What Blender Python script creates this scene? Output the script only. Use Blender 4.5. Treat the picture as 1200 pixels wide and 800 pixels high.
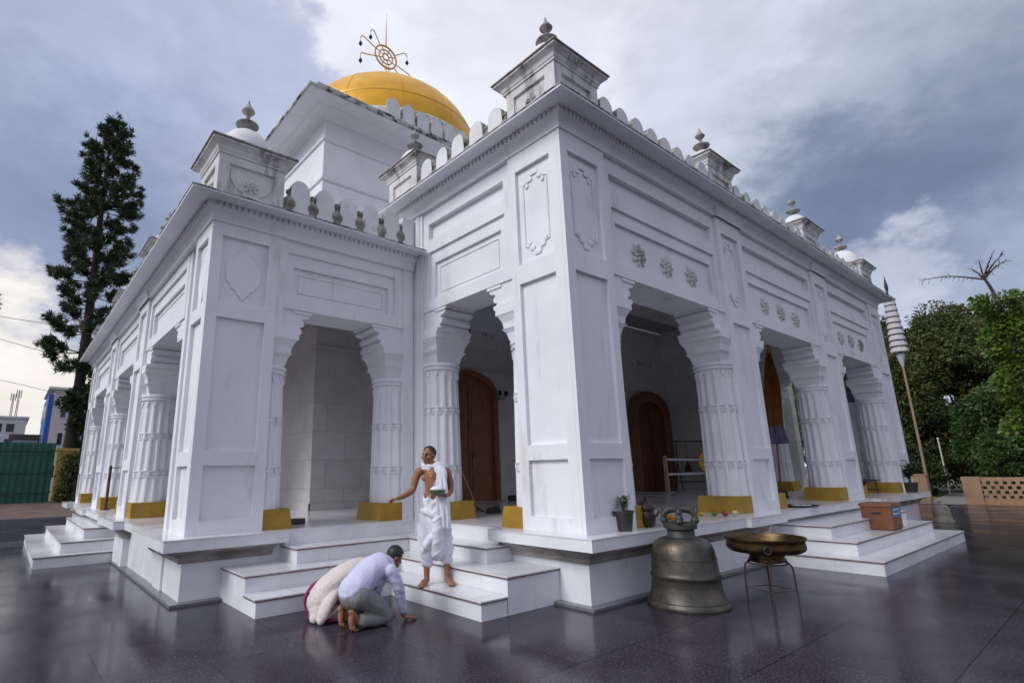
import bpy, bmesh, math, random
import numpy as np
from mathutils import Vector, Matrix
random.seed(7); RNG = np.random.default_rng(7)
for o in list(bpy.data.objects): bpy.data.objects.remove(o)
scene = bpy.context.scene
COL = scene.collection
R = math.radians

# ------------------------------------------------------------------ camera
cam_d = bpy.data.cameras.new('camera'); cam = bpy.data.objects.new('camera', cam_d); COL.objects.link(cam)
cam_d.sensor_width = 36; cam_d.lens = 19.04; cam_d.shift_x = 0.0599; cam_d.shift_y = 0.0012
cam_d.clip_start = 0.05; cam_d.clip_end = 3000
_y, _p, _r = R(38.849), R(13.390), R(-0.929)
_fw = Vector((math.cos(_p)*math.sin(_y), math.cos(_p)*math.cos(_y), math.sin(_p)))
_rt = Vector((math.cos(_y), -math.sin(_y), 0)); _up = _rt.cross(_fw)
_rt2 = _rt*math.cos(_r) + _up*math.sin(_r); _up2 = -_rt*math.sin(_r) + _up*math.cos(_r)
cam.matrix_world = Matrix(((_rt2.x,_up2.x,-_fw.x,-5.289),(_rt2.y,_up2.y,-_fw.y,-4.140),(_rt2.z,_up2.z,-_fw.z,1.513),(0,0,0,1)))
scene.camera = cam

# ------------------------------------------------------------------ sky, sun, exposure
SUN_AZ = Vector((-0.97, 0.10, 0)).normalized(); SUN_EL = R(38)
world = bpy.data.worlds.new('World'); scene.world = world; world.use_nodes = True
def build_world():
    nt = world.node_tree; N = nt.nodes; L = nt.links; N.clear()
    out = N.new('ShaderNodeOutputWorld'); mixs = N.new('ShaderNodeMixShader')
    bg1 = N.new('ShaderNodeBackground'); bg2 = N.new('ShaderNodeBackground')
    sky = N.new('ShaderNodeTexSky'); sky.sky_type = 'NISHITA'; sky.sun_disc = False
    sky.sun_elevation = SUN_EL; sky.sun_rotation = math.atan2(SUN_AZ.x, SUN_AZ.y)
    L.new(sky.outputs[0], bg1.inputs[0]); bg1.inputs[1].default_value = 0.07
    tc = N.new('ShaderNodeTexCoord')
    def noise(scale, detail, rough, src, dist=0.0):
        n = N.new('ShaderNodeTexNoise'); n.inputs['Scale'].default_value = scale
        n.inputs['Detail'].default_value = detail; n.inputs['Roughness'].default_value = rough
        n.inputs['Distortion'].default_value = dist
        L.new(src, n.inputs['Vector']); return n
    def vm(op, a, b):
        n = N.new('ShaderNodeVectorMath'); n.operation = op
        for i, v in enumerate((a, b)):
            if isinstance(v, bpy.types.NodeSocket): L.new(v, n.inputs[i])
            else: n.inputs[i].default_value = v
        return n
    d = tc.outputs['Generated']
    st = vm('MULTIPLY', d, (1, 1, 1.7)).outputs[0]
    w1 = noise(2.3, 6, .56, st); w2 = noise(7.5, 6, .62, st)
    a = vm('SUBTRACT', w1.outputs['Color'], (.5, .5, .5)).outputs[0]
    b = vm('SUBTRACT', w2.outputs['Color'], (.5, .5, .5)).outputs[0]
    a = vm('MULTIPLY', a, (.40, .40, .36)).outputs[0]; b = vm('MULTIPLY', b, (.26, .26, .22)).outputs[0]
    dd = vm('NORMALIZE', vm('ADD', vm('ADD', d, a).outputs[0], b).outputs[0], (0, 0, 0)).outputs[0]
    def lin(c): return tuple((x/255/12.92 if x/255 <= .04045 else ((x/255+.055)/1.055)**2.4) for x in c)+(1,)
    cur = None
    def layer(cur, direc, r_in, r_out, col, amt):
        v = Vector(direc).normalized()
        dt = vm('DOT_PRODUCT', dd, tuple(v))
        mr = N.new('ShaderNodeMapRange'); mr.interpolation_type = 'SMOOTHSTEP'
        mr.inputs['From Min'].default_value = math.cos(R(r_out)); mr.inputs['From Max'].default_value = math.cos(R(r_in))
        mr.inputs['To Min'].default_value = 0; mr.inputs['To Max'].default_value = amt
        L.new(dt.outputs['Value'], mr.inputs['Value'])
        mx = N.new('ShaderNodeMix'); mx.data_type = 'RGBA'
        L.new(mr.outputs[0], mx.inputs['Factor'])
        if cur is None: mx.inputs['A'].default_value = lin(BASE)
        else: L.new(cur, mx.inputs['A'])
        mx.inputs['B'].default_value = lin(col)
        return mx.outputs['Result']
    BASE = (228, 232, 244)
    for args in SKY_LAYERS: cur = layer(cur, *args)
    # fine mottling of the cloud deck
    n3 = noise(3.6, 8, .6, st, .4)
    mr = N.new('ShaderNodeMapRange'); mr.inputs['From Min'].default_value = .3; mr.inputs['From Max'].default_value = .7
    mr.inputs['To Min'].default_value = .84; mr.inputs['To Max'].default_value = 1.13
    L.new(n3.outputs[0], mr.inputs['Value'])
    sc = vm('SCALE', cur, (0, 0, 0)); L.new(mr.outputs[0], sc.inputs['Scale'])
    L.new(sc.outputs[0], bg2.inputs[0]); bg2.inputs[1].default_value = 0.87
    mixs.inputs[0].default_value = 0.97
    L.new(bg1.outputs[0], mixs.inputs[1]); L.new(bg2.outputs[0], mixs.inputs[2]); L.new(mixs.outputs[0], out.inputs[0])
SKY_LAYERS = [
    ((.25, -.85, .35), 25, 75, (168, 174, 194), .9),
    ((.06, .86, .50), 15, 20, (178, 186, 208), .85),
    ((-.12, .86, .42), 8, 24, (160, 172, 204), .6),
    ((.22, .79, .57), 7, 10.5, (178, 187, 214), .8),
    ((.10, .90, .42), 4, 12, (158, 168, 200), .6),
    ((0, .96, .30), 5, 17, (132, 144, 174), .85),
    ((-.05, .98, .14), 2, 9, (246, 240, 232), .95),
    ((.88, .24, .42), 14, 23, (198, 205, 222), .85),
    ((.90, .06, .36), 10, 19, (158, 168, 190), .8),
    ((.93, .16, .31), 4, 13, (102, 115, 146), .9),
    ((.96, .0, .34), 4, 15, (118, 130, 158), .8),
    ((.965, .13, .225), .8, 5, (206, 212, 228), .8),
    ((.98, .04, .13), 3, 12, (166, 175, 198), .75),
]
build_world()
sun_d = bpy.data.lights.new('sun', 'SUN'); sun = bpy.data.objects.new('sun', sun_d); COL.objects.link(sun)
sun_d.energy = 1.5; sun_d.angle = R(24); sun_d.color = (1.0, .975, .95)
_sd = SUN_AZ*math.cos(SUN_EL) + Vector((0, 0, math.sin(SUN_EL)))
sun.rotation_euler = (-_sd).to_track_quat('-Z', 'Y').to_euler(); sun.location = (-20, -10, 30)
scene.view_settings.view_transform = 'Standard'; scene.view_settings.look = 'None'
scene.view_settings.exposure = 0.36; scene.view_settings.gamma = 1; scene.view_settings.use_curve_mapping = False
scene.render.engine = 'CYCLES'

# ------------------------------------------------------------------ helpers
class MB:
    def __init__(s, M=None): s.v = []; s.f = []; s.mi = []; s.M = M; s.flip = (M is not None and M.determinant() < 0)
    def add(s, vs, fs, mi=0, M=None):
        b = len(s.v); m = s.M if M is None else (M if s.M is None else s.M @ M)
        fl = m is not None and m.determinant() < 0
        for v in vs:
            v = Vector(v); s.v.append(tuple(m @ v) if m is not None else tuple(v))
        for f in fs:
            f = [b+i for i in f]; s.f.append(f[::-1] if fl else f); s.mi.append(mi)
    def box(s, x0, x1, y0, y1, z0, z1, mi=0, tx=0, ty=0, M=None):   # tx, ty: taper at the top
        if x1 < x0: x0, x1 = x1, x0
        if y1 < y0: y0, y1 = y1, y0
        vs = [(x0,y0,z0),(x1,y0,z0),(x1,y1,z0),(x0,y1,z0),(x0+tx,y0+ty,z1),(x1-tx,y0+ty,z1),(x1-tx,y1-ty,z1),(x0+tx,y1-ty,z1)]
        s.add(vs, [(3,2,1,0),(4,5,6,7),(0,1,5,4),(1,2,6,5),(2,3,7,6),(3,0,4,7)], mi, M)
    def prism(s, poly, y0, y1, mi=0, M=None):      # poly in (x,z) ccw seen from -y, extruded over y
        n = len(poly); a = sum(poly[i][0]*poly[(i+1)%n][1]-poly[(i+1)%n][0]*poly[i][1] for i in range(n))
        if a < 0: poly = poly[::-1]
        vs = [(p[0], y0, p[1]) for p in poly]+[(p[0], y1, p[1]) for p in poly]
        fs = [tuple(range(n)), tuple(range(2*n-1, n-1, -1))]+[(i, i+n, (i+1)%n+n, (i+1)%n) for i in range(n)]
        s.add(vs, fs, mi, M)
    def lathe(s, prof, c=(0,0,0), n=24, mi=0, M=None, sx=1, sy=1):
        vs = []; k = len(prof)
        for (r, z) in prof:
            for i in range(n):
                a = 2*math.pi*i/n; vs.append((c[0]+r*math.cos(a)*sx, c[1]+r*math.sin(a)*sy, c[2]+z))
        fs = [(j*n+i, j*n+(i+1)%n, (j+1)*n+(i+1)%n, (j+1)*n+i) for j in range(k-1) for i in range(n)]
        fs.append(tuple(range(n-1, -1, -1))); fs.append(tuple((k-1)*n+i for i in range(n)))
        s.add(vs, fs, mi, M)
    def tube(s, pts, rad, n=8, mi=0, M=None, closed=False, flat=1.0):
        pts = [Vector(p) for p in pts]; k = len(pts); vs = []
        rad = [rad]*k if not hasattr(rad, '__len__') else rad
        up = Vector((0, 0, 1)); prev = None
        for i, p in enumerate(pts):
            if closed: t = pts[(i+1) % k]-pts[i-1]
            else: t = pts[min(i+1, k-1)]-pts[max(i-1, 0)]
            if t.length < 1e-9: t = Vector((0, 0, 1))
            t.normalize()
            if prev is None:
                a = t.cross(up)
                if a.length < .05: a = t.cross(Vector((1, 0, 0)))
            else: a = prev - t*prev.dot(t)
            a.normalize(); prev = a; b = t.cross(a)
            for j in range(n):
                th = 2*math.pi*j/n; vs.append(p+(a*math.cos(th)+b*math.sin(th)*flat)*rad[i])
        fs = []
        for i in range(k if closed else k-1):
            i2 = (i+1) % k
            for j in range(n): fs.append((i*n+j, i*n+(j+1)%n, i2*n+(j+1)%n, i2*n+j))
        if not closed: fs += [tuple(range(n-1, -1, -1)), tuple((k-1)*n+j for j in range(n))]
        s.add(vs, fs, mi, M)
    def sweep(s, path, prof, mi=0, closed=False, z0=0, M=None):   # path (x,y), outward on the right; prof (out,z) closed polygon
        P = [Vector((p[0], p[1])) for p in path]; k = len(P); vs = []; m = len(prof)
        for i in range(k):
            def nrm(a, b):
                d = (b-a).normalized(); return Vector((d.y, -d.x))
            if closed: n1 = nrm(P[i-1], P[i]); n2 = nrm(P[i], P[(i+1) % k])
            else:
                n1 = nrm(P[max(i-1, 0)], P[max(i, 1)]); n2 = nrm(P[min(i, k-2)], P[min(i+1, k-1)])
            q = (n1+n2)/max(1e-6, 1+n1.dot(n2))
            for (o, z) in prof: vs.append((P[i].x+q.x*o, P[i].y+q.y*o, z0+z))
        fs = []
        for i in range(k if closed else k-1):
            i2 = (i+1) % k
            for j in range(m): fs.append((i*m+j, i2*m+j, i2*m+(j+1)%m, i*m+(j+1)%m))
        if not closed: fs += [tuple(range(m-1, -1, -1)), tuple((k-1)*m+j for j in range(m))]
        s.add(vs, fs, mi, M)
    def mesh(s, name, mats, smooth=False, fixn=True):
        me = bpy.data.meshes.new(name); me.from_pydata(s.v, [], s.f)
        mats = mats if isinstance(mats, (list, tuple)) else [mats]
        for m in mats: me.materials.append(m)
        me.polygons.foreach_set('material_index', s.mi)
        if fixn:
            bm = bmesh.new(); bm.from_mesh(me); bmesh.ops.recalc_face_normals(bm, faces=bm.faces); bm.to_mesh(me); bm.free()
        if smooth:
            me.polygons.foreach_set('use_smooth', [True]*len(me.polygons))
            try: me.set_sharp_from_angle(angle=R(smooth if smooth is not True else 40))
            except Exception: pass
        me.update(); return me
    def build(s, name, mats, parent=None, smooth=False, loc=None, rot=None, fixn=True):
        return link(name, s.mesh(name, mats, smooth, fixn), parent, loc, rot)
def link(name, me, parent=None, loc=None, rot=None):
    o = bpy.data.objects.new(name, me); COL.objects.link(o)
    if parent is not None: o.parent = parent
    if loc is not None: o.location = loc
    if rot is not None: o.rotation_euler = rot
    return o
def empty(name, loc=(0,0,0), rz=0):
    o = bpy.data.objects.new(name, None); COL.objects.link(o); o.location = loc; o.rotation_euler = (0, 0, rz); o.empty_display_size = .2
    return o
def tag(o, label=None, cat=None, group=None, kind=None):
    if label: o['label'] = label
    if cat: o['category'] = cat
    if group: o['group'] = group
    if kind: o['kind'] = kind
    return o
def copy_tree(o, parent=None):
    c = o.copy(); COL.objects.link(c); c.parent = parent
    for ch in list(o.children): copy_tree(ch, c)
    return c

# ------------------------------------------------------------------ materials
def srgb(r, g, b):
    return tuple((x/255/12.92 if x/255 <= .04045 else ((x/255+.055)/1.055)**2.4) for x in (r, g, b))
def mat(name, col, rough=.6, col2=None, scale=3.0, amt=.5, bump=0, bscale=30, metal=0, stretch=(1,1,1), spec=.5, dirt=None, dscale=1.5, dlo=.55, dhi=.75, dstretch=(1,1,.25), island=0, detail=6, coat=0, trans=0, rvar=0):
    m = bpy.data.materials.new(name); m.use_nodes = True; nt = m.node_tree; N = nt.nodes; L = nt.links
    b = N['Principled BSDF']; b.inputs['Roughness'].default_value = rough; b.inputs['Metallic'].default_value = metal
    b.inputs['Specular IOR Level'].default_value = spec
    if coat: b.inputs['Coat Weight'].default_value = coat; b.inputs['Coat Roughness'].default_value = .15
    tc = N.new('ShaderNodeTexCoord'); geo = N.new('ShaderNodeNewGeometry')
    def mapped(st):
        mp = N.new('ShaderNodeMapping'); mp.inputs['Scale'].default_value = st; L.new(geo.outputs['Position'], mp.inputs['Vector']); return mp.outputs[0]
    def noise(sc, st, det=6, ro=.6):
        n = N.new('ShaderNodeTexNoise'); n.inputs['Scale'].default_value = sc; n.inputs['Detail'].default_value = det; n.inputs['Roughness'].default_value = ro
        L.new(mapped(st), n.inputs['Vector']); return n.outputs[0]
    def mr(src, a, c, lo=0, hi=1):
        q = N.new('ShaderNodeMapRange'); q.inputs['From Min'].default_value = a; q.inputs['From Max'].default_value = c
        q.inputs['To Min'].default_value = lo; q.inputs['To Max'].default_value = hi; L.new(src, q.inputs['Value']); return q.outputs[0]
    def mix(f, a, c):
        x = N.new('ShaderNodeMix'); x.data_type = 'RGBA'
        if isinstance(f, float): x.inputs['Factor'].default_value = f
        else: L.new(f, x.inputs['Factor'])
        for nm, v in (('A', a), ('B', c)):
            if isinstance(v, bpy.types.NodeSocket): L.new(v, x.inputs[nm])
            else: x.inputs[nm].default_value = tuple(v)+(1,)
        return x.outputs['Result']
    cur = tuple(col)
    streak = name in ('white_lime_paint','weathered_white_paint','parapet_paint')
    if col2 is not None: cur = mix(mr(noise(scale, stretch, detail), .35, .65, 0, amt), cur, col2)
    if dirt is not None: cur = mix(mr(noise(dscale, dstretch, 8, .68), dlo, dhi), cur, dirt)
    if streak:
        cur = mix(mr(noise(7.0, (1,1,.10), 6, .7), .60, .80, 0, .55), cur, (.34,.31,.27)); cur = mix(mr(noise(26, (1,1,.8), 4, .7), .66, .80, 0, .5), cur, (.42,.40,.37))
    if island: 
        hsv = N.new('ShaderNodeHueSaturation'); L.new(mr(geo.outputs['Random Per Island'], 0, 1, 1-island, 1+island), hsv.inputs['Value'])
        L.new(mr(geo.outputs['Random Per Island'], 0, 1, .48, .515), hsv.inputs['Hue'])
        if isinstance(cur, tuple): hsv.inputs['Color'].default_value = cur+(1,)
        else: L.new(cur, hsv.inputs['Color'])
        cur = hsv.outputs[0]
    if isinstance(cur, tuple): b.inputs['Base Color'].default_value = cur+(1,)
    else: L.new(cur, b.inputs['Base Color'])
    if rvar: L.new(mr(noise(2.2, (1,1,1)), .3, .7, max(0, rough-rvar), rough+rvar), b.inputs['Roughness'])
    if bump:
        bp = N.new('ShaderNodeBump'); bp.inputs['Strength'].default_value = bump; bp.inputs['Distance'].default_value = .01
        L.new(noise(bscale, stretch, 5), bp.inputs['Height']); L.new(bp.outputs[0], b.inputs['Normal'])
    if trans:
        b.inputs['Transmission Weight'].default_value = 0
        tr = N.new('ShaderNodeBsdfTranslucent'); ms = N.new('ShaderNodeMixShader'); ms.inputs[0].default_value = trans
        if isinstance(cur, tuple): tr.inputs[0].default_value = cur+(1,)
        else: L.new(cur, tr.inputs[0])
        L.new(b.outputs[0], ms.inputs[1]); L.new(tr.outputs[0], ms.inputs[2]); L.new(ms.outputs[0], N['Material Output'].inputs[0])
    return m
M = {}
M['white'] = mat('white_lime_paint', (.79,.80,.845), .55, (.69,.70,.75), 1.1, .8, bump=.22, bscale=22, dirt=(.47,.43,.38), dscale=1.7, dlo=.58, dhi=.84, dstretch=(1,1,.3))
M['weather'] = mat('weathered_white_paint', (.68,.68,.69), .7, (.52,.51,.49), 2.2, .8, bump=.2, bscale=25, dirt=(.075,.07,.055), dscale=3.2, dlo=.51, dhi=.66, dstretch=(1,1,.22))
M['kerb'] = mat('mouldy_white_kerb', (.60,.60,.60), .75, (.40,.39,.36), 3, .9, bump=.25, dirt=(.03,.028,.024), dscale=2.6, dlo=.44, dhi=.58, dstretch=(1,1,.35))
M['mould'] = mat('mouldy_plaster', (.33,.315,.27), .85, (.11,.10,.085), 7, .95, bump=.3)
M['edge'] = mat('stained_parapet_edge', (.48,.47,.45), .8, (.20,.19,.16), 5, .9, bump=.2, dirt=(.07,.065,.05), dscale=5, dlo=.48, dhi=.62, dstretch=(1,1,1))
M['finial'] = mat('grey_stained_plaster', (.40,.39,.37), .8, (.10,.095,.08), 6, .95, bump=.3)
M['leafw'] = mat('parapet_paint', (.72,.72,.74), .65, (.60,.60,.60), 3, .7, bump=.15, dirt=(.16,.145,.11), dscale=4.5, dlo=.60, dhi=.78, dstretch=(1,1,.4))
M['ochre'] = mat('ochre_paint', (.42,.245,.022), .55, (.30,.17,.02), 4, .9, bump=.15, dirt=(.20,.12,.04), dscale=5, dlo=.58, dhi=.8, dstretch=(1,1,.5))
M['wood'] = mat('dark_varnished_wood', (.17,.06,.022), .42, (.05,.016,.007), 6, .9, stretch=(6,6,.6), bump=.2)
M['wood2'] = mat('brown_door_wood', (.32,.125,.042), .45, (.13,.042,.014), 6, .8, stretch=(6,6,.6), bump=.2)
M['gold'] = mat('gold_paint', (.80,.42,.02), .42, (.62,.29,.012), 1.4, .8, metal=.25, bump=.06, dirt=(.30,.14,.02), dscale=1.1, dlo=.60, dhi=.82, dstretch=(1,1,.5))
M['gilt'] = mat('gilt_metal', (.70,.40,.05), .4, metal=.35)
M['bronze'] = mat('old_bell_bronze', (.10,.095,.084), .42, (.04,.038,.035), 4, .8, metal=.65, bump=.25, bscale=30, dirt=(.20,.15,.085), dscale=2.5, dlo=.55, dhi=.75, dstretch=(1,1,1), rvar=.12)
M['patina'] = mat('bronze_patina', (.07,.075,.065), .55, (.03,.03,.028), 8, .8, metal=.4, bump=.3)
M['brass'] = mat('tarnished_brass', (.13,.082,.034), .42, (.04,.027,.017), 5, 1.0, metal=.85, bump=.15, stretch=(1,1,4))
M['iron'] = mat('rusty_iron', (.10,.06,.045), .75, (.04,.025,.02), 14, .8, metal=.3, bump=.3)
M['rail'] = mat('dark_metal', (.06,.055,.055), .5, metal=.6)
M['black'] = mat('matt_black', (.015,.015,.016), .6)
def tile_mat(name, col, col2, rough, joint, tile, jw, jcol, vein=.4, bump=.05, rvar=.05, speck=0, per=.06, wall=False, spec=.5):
    m = bpy.data.materials.new(name); m.use_nodes = True; nt = m.node_tree; N = nt.nodes; L = nt.links; b = N['Principled BSDF']
    geo = N.new('ShaderNodeNewGeometry')
    n = N.new('ShaderNodeTexNoise'); n.inputs['Scale'].default_value = 1.3; n.inputs['Detail'].default_value = 9; n.inputs['Roughness'].default_value = .65; n.inputs['Distortion'].default_value = .8
    L.new(geo.outputs['Position'], n.inputs['Vector'])
    mx = N.new('ShaderNodeMix'); mx.data_type = 'RGBA'; mx.inputs['A'].default_value = col+(1,); mx.inputs['B'].default_value = col2+(1,)
    r = N.new('ShaderNodeMapRange'); r.inputs['From Min'].default_value = .4; r.inputs['From Max'].default_value = .7; r.inputs['To Max'].default_value = vein
    L.new(n.outputs[0], r.inputs['Value']); L.new(r.outputs[0], mx.inputs['Factor']); cur = mx.outputs['Result']
    if speck:
        n2 = N.new('ShaderNodeTexNoise'); n2.inputs['Scale'].default_value = 42; n2.inputs['Detail'].default_value = 5; n2.inputs['Roughness'].default_value = .75; L.new(geo.outputs['Position'], n2.inputs['Vector'])
        r2 = N.new('ShaderNodeMapRange'); r2.inputs['From Min'].default_value = .50; r2.inputs['From Max'].default_value = .66; r2.inputs['To Max'].default_value = speck; L.new(n2.outputs[0], r2.inputs['Value'])
        m2 = N.new('ShaderNodeMix'); m2.data_type = 'RGBA'; L.new(r2.outputs[0], m2.inputs['Factor']); L.new(cur, m2.inputs['A']); m2.inputs['B'].default_value = (.15,.135,.155,1); cur = m2.outputs['Result']
    if tile:
        br = N.new('ShaderNodeTexBrick'); br.offset = joint; br.inputs['Scale'].default_value = 1; br.inputs['Brick Width'].default_value = tile[0]; br.inputs['Row Height'].default_value = tile[1]
        br.inputs['Mortar Size'].default_value = jw; br.inputs['Mortar Smooth'].default_value = .1; br.inputs['Bias'].default_value = 0
        br.inputs['Color1'].default_value = (1-per, 1-per, 1-per, 1); br.inputs['Color2'].default_value = (1+per, 1+per, 1+per, 1); br.inputs['Mortar'].default_value = (1, 1, 1, 1)
        src = geo.outputs['Position']
        if wall:   # horizontal run along x+y, height as the row axis
            sep = N.new('ShaderNodeSeparateXYZ'); L.new(src, sep.inputs[0]); ad = N.new('ShaderNodeMath'); ad.operation = 'ADD'; L.new(sep.outputs[0], ad.inputs[0]); L.new(sep.outputs[1], ad.inputs[1])
            cb = N.new('ShaderNodeCombineXYZ'); L.new(ad.outputs[0], cb.inputs[0]); L.new(sep.outputs[2], cb.inputs[1]); src = cb.outputs[0]
        L.new(src, br.inputs['Vector'])
        m3 = N.new('ShaderNodeMix'); m3.data_type = 'RGBA'; m3.blend_type = 'MULTIPLY'; m3.inputs['Factor'].default_value = 1; L.new(cur, m3.inputs['A']); L.new(br.outputs['Color'], m3.inputs['B'])
        m4 = N.new('ShaderNodeMix'); m4.data_type = 'RGBA'; L.new(br.outputs['Fac'], m4.inputs['Factor']); L.new(m3.outputs['Result'], m4.inputs['A']); m4.inputs['B'].default_value = jcol+(1,)
        cur = m4.outputs['Result']
    L.new(cur, b.inputs['Base Color']); b.inputs['Specular IOR Level'].default_value = spec
    nr = N.new('ShaderNodeTexNoise'); nr.inputs['Scale'].default_value = .9; nr.inputs['Detail'].default_value = 7; L.new(geo.outputs['Position'], nr.inputs['Vector'])
    rr = N.new('ShaderNodeMapRange'); rr.inputs['From Min'].default_value = .35; rr.inputs['From Max'].default_value = .65; rr.inputs['To Min'].default_value = rough-rvar; rr.inputs['To Max'].default_value = rough+rvar
    L.new(nr.outputs[0], rr.inputs['Value']); L.new(rr.outputs[0], b.inputs['Roughness'])
    if bump:
        bp = N.new('ShaderNodeBump'); bp.inputs['Strength'].default_value = bump; bp.inputs['Distance'].default_value = .004
        nb = N.new('ShaderNodeTexNoise'); nb.inputs['Scale'].default_value = 6; nb.inputs['Detail'].default_value = 4; L.new(geo.outputs['Position'], nb.inputs['Vector'])
        L.new(nb.outputs[0], bp.inputs['Height']); L.new(bp.outputs[0], b.inputs['Normal'])
    return m
M['paving'] = tile_mat('polished_dark_granite', (.040,.033,.046), (.018,.015,.022), .19, .5, (1.5,1.0), .006, (.008,.008,.009), .9, 0, .08, speck=.55, per=.14, spec=.19)
M['inner'] = tile_mat('interior_stone_tiles', (.62,.60,.59), (.50,.48,.47), .4, .5, (.9,.6), .004, (.34,.32,.31), .9, .04, .1, per=.06, wall=True)
M['marble'] = tile_mat('white_marble', (.80,.81,.84), (.62,.64,.68), .32, .0, (1.15,3), .0022, (.46,.46,.48), .8, .03, .08, per=.05, wall=True)
M['marblef'] = tile_mat('white_marble_floor', (.72,.72,.75), (.58,.58,.61), .18, .0, (.62,.62), .003, (.30,.29,.29), .5, .04, .06, per=.05)
M['nosing'] = mat('stained_nosing', (.13,.085,.085), .6, (.24,.18,.17), 6, .8)
M['skirt'] = tile_mat('grey_granite_border', (.17,.17,.19), (.12,.12,.13), .3, .0, (.8,3), .003, (.05,.05,.05), .8, .05, .08, speck=.4, wall=True)
M['mold'] = mat('stained_moulding', (.36,.34,.32), .75, (.15,.13,.11), 2.5, .9, bump=.15, stretch=(1,1,3))
M['earth'] = mat('brown_earth', (.085,.05,.038), .95, (.15,.10,.08), 1.5, .8, bump=.5, bscale=14)
M['grass'] = mat('short_grass', (.10,.12,.035), .9, (.17,.15,.07), .7, .8, bump=.5, bscale=20)
M['path'] = mat('grey_path', (.26,.25,.24), .9, (.18,.17,.16), 1, .8, bump=.2)
M['green'] = mat('green_sheet_metal', (.008,.10,.065), .5, (.006,.065,.045), 2, .7, dirt=(.05,.14,.10), dscale=2, dlo=.6, dhi=.8, dstretch=(1,1,.1))
M['yellowwall'] = mat('yellow_wall_paint', (.46,.32,.07), .8, (.30,.21,.06), 3, .8, bump=.3)
M['trunk'] = mat('tree_bark', (.055,.042,.034), .9, (.03,.024,.02), 8, .8, bump=.5)
M['needle'] = mat('dark_conifer_foliage', (.040,.080,.026), .6, (.020,.046,.020), .9, .7, island=.45, trans=.12)
M['leafd'] = mat('dark_broad_foliage', (.040,.072,.020), .55, (.022,.042,.014), .5, .8, island=.5, trans=.18)
M['leafo'] = mat('olive_foliage', (.095,.115,.026), .6, (.045,.066,.018), .45, .9, island=.5, trans=.22)
M['leafb'] = mat('bright_leaf', (.12,.20,.025), .5, (.06,.12,.016), 1.2, .8, island=.45, trans=.3)
M['leafm'] = mat('mid_green_leaf', (.065,.13,.03), .5, (.032,.07,.02), 1.0, .8, island=.45, trans=.25)

# ------------------------------------------------------------------ ground
g = MB(); g.box(-4000, 4000, -4000, 4000, -.6, -.012)
tag(g.build('ground', M['earth']), kind='structure')
g = MB(); g.box(-60, 23.0, -60, 21.2, -.3, 0)
tag(g.build('courtyard_paving', M['paving']), kind='structure')
g = MB(); v = [(-60,21.35,-.2),(8,21.35,-.2),(8,21.35,.13),(-60,21.35,.13),(-60,30,.36),(8,30,.36),(-60,90,.4),(8,90,.4)]
g.add(v, [(0,1,2,3),(3,2,5,4),(4,5,7,6)])
tag(g.build('earth_bank', M['earth'], fixn=False), kind='structure')
g = MB(); g.box(-60, 8, 21.2, 21.35, -.2, .135)
tag(g.build('kerb', M['skirt']), kind='structure')
g = MB(); g.add([(23.25,-60,.0),(120,-60,.05),(120,60,.05),(23.25,60,.0)], [(0,1,2,3)])
tag(g.build('lawn', M['grass'], fixn=False), kind='structure')
g = MB(); g.add([(23.0,.45,.008),(27,-.8,.03),(33,-1.4,.05),(60,-3,.06),(60,3,.06),(33,2.4,.05),(27,1.9,.03),(23.0,1.5,.008)], [tuple(range(8))])
tag(g.build('path', M['path'], fixn=False), kind='structure')

# ------------------------------------------------------------------ the temple
FL = .78
ZF, ZF2 = 6.075, 5.037          # underside of the frieze: south hall, west porch
LX, PX_, PY_, PN = 14.57, -3.46, 3.446, 17.39
temple = empty('temple', (0, 0, 0))
tag(temple, 'white Hindu temple with arched verandas, scalloped parapet and a gold dome', 'temple')
def T(fr):   # local (u, d, z) -> world
    k, a, b = fr
    if k == 's': return Matrix(((1,0,0,a),(0,1,0,b),(0,0,1,0),(0,0,0,1)))
    if k == 'w': return Matrix(((0,1,0,a),(1,0,0,b),(0,0,1,0),(0,0,0,1)))
    if k == 'e': return Matrix(((0,-1,0,a),(1,0,0,b),(0,0,1,0),(0,0,0,1)))
FS, FA, FP, FW, FE = ('s',0,0), ('w',0,0), ('s',PX_,PY_), ('w',PX_,PY_), ('e',LX,0)
TH = .74
def framed(mb, u0, u1, z0, z1, pans, d0=0.0, dep=.055, back=TH, c0=0, c1=0):
    """a slab whose front stands at d0 with recessed panels (list of (pu0,pu1,pz0,pz1) with equal u range)"""
    mb.box(u0+c0, u1-c1, d0+dep, back, z0, z1)
    pu0, pu1 = pans[0][0], pans[0][1]
    mb.box(u0, pu0, d0, d0+dep, z0, z1); mb.box(pu1, u1, d0, d0+dep, z0, z1)
    zz = z0
    for (_, _, a, b) in sorted(pans, key=lambda p: p[2]):
        mb.box(pu0, pu1, d0, d0+dep, zz, a); zz = b
    mb.box(pu0, pu1, d0, d0+dep, zz, z1)
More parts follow.
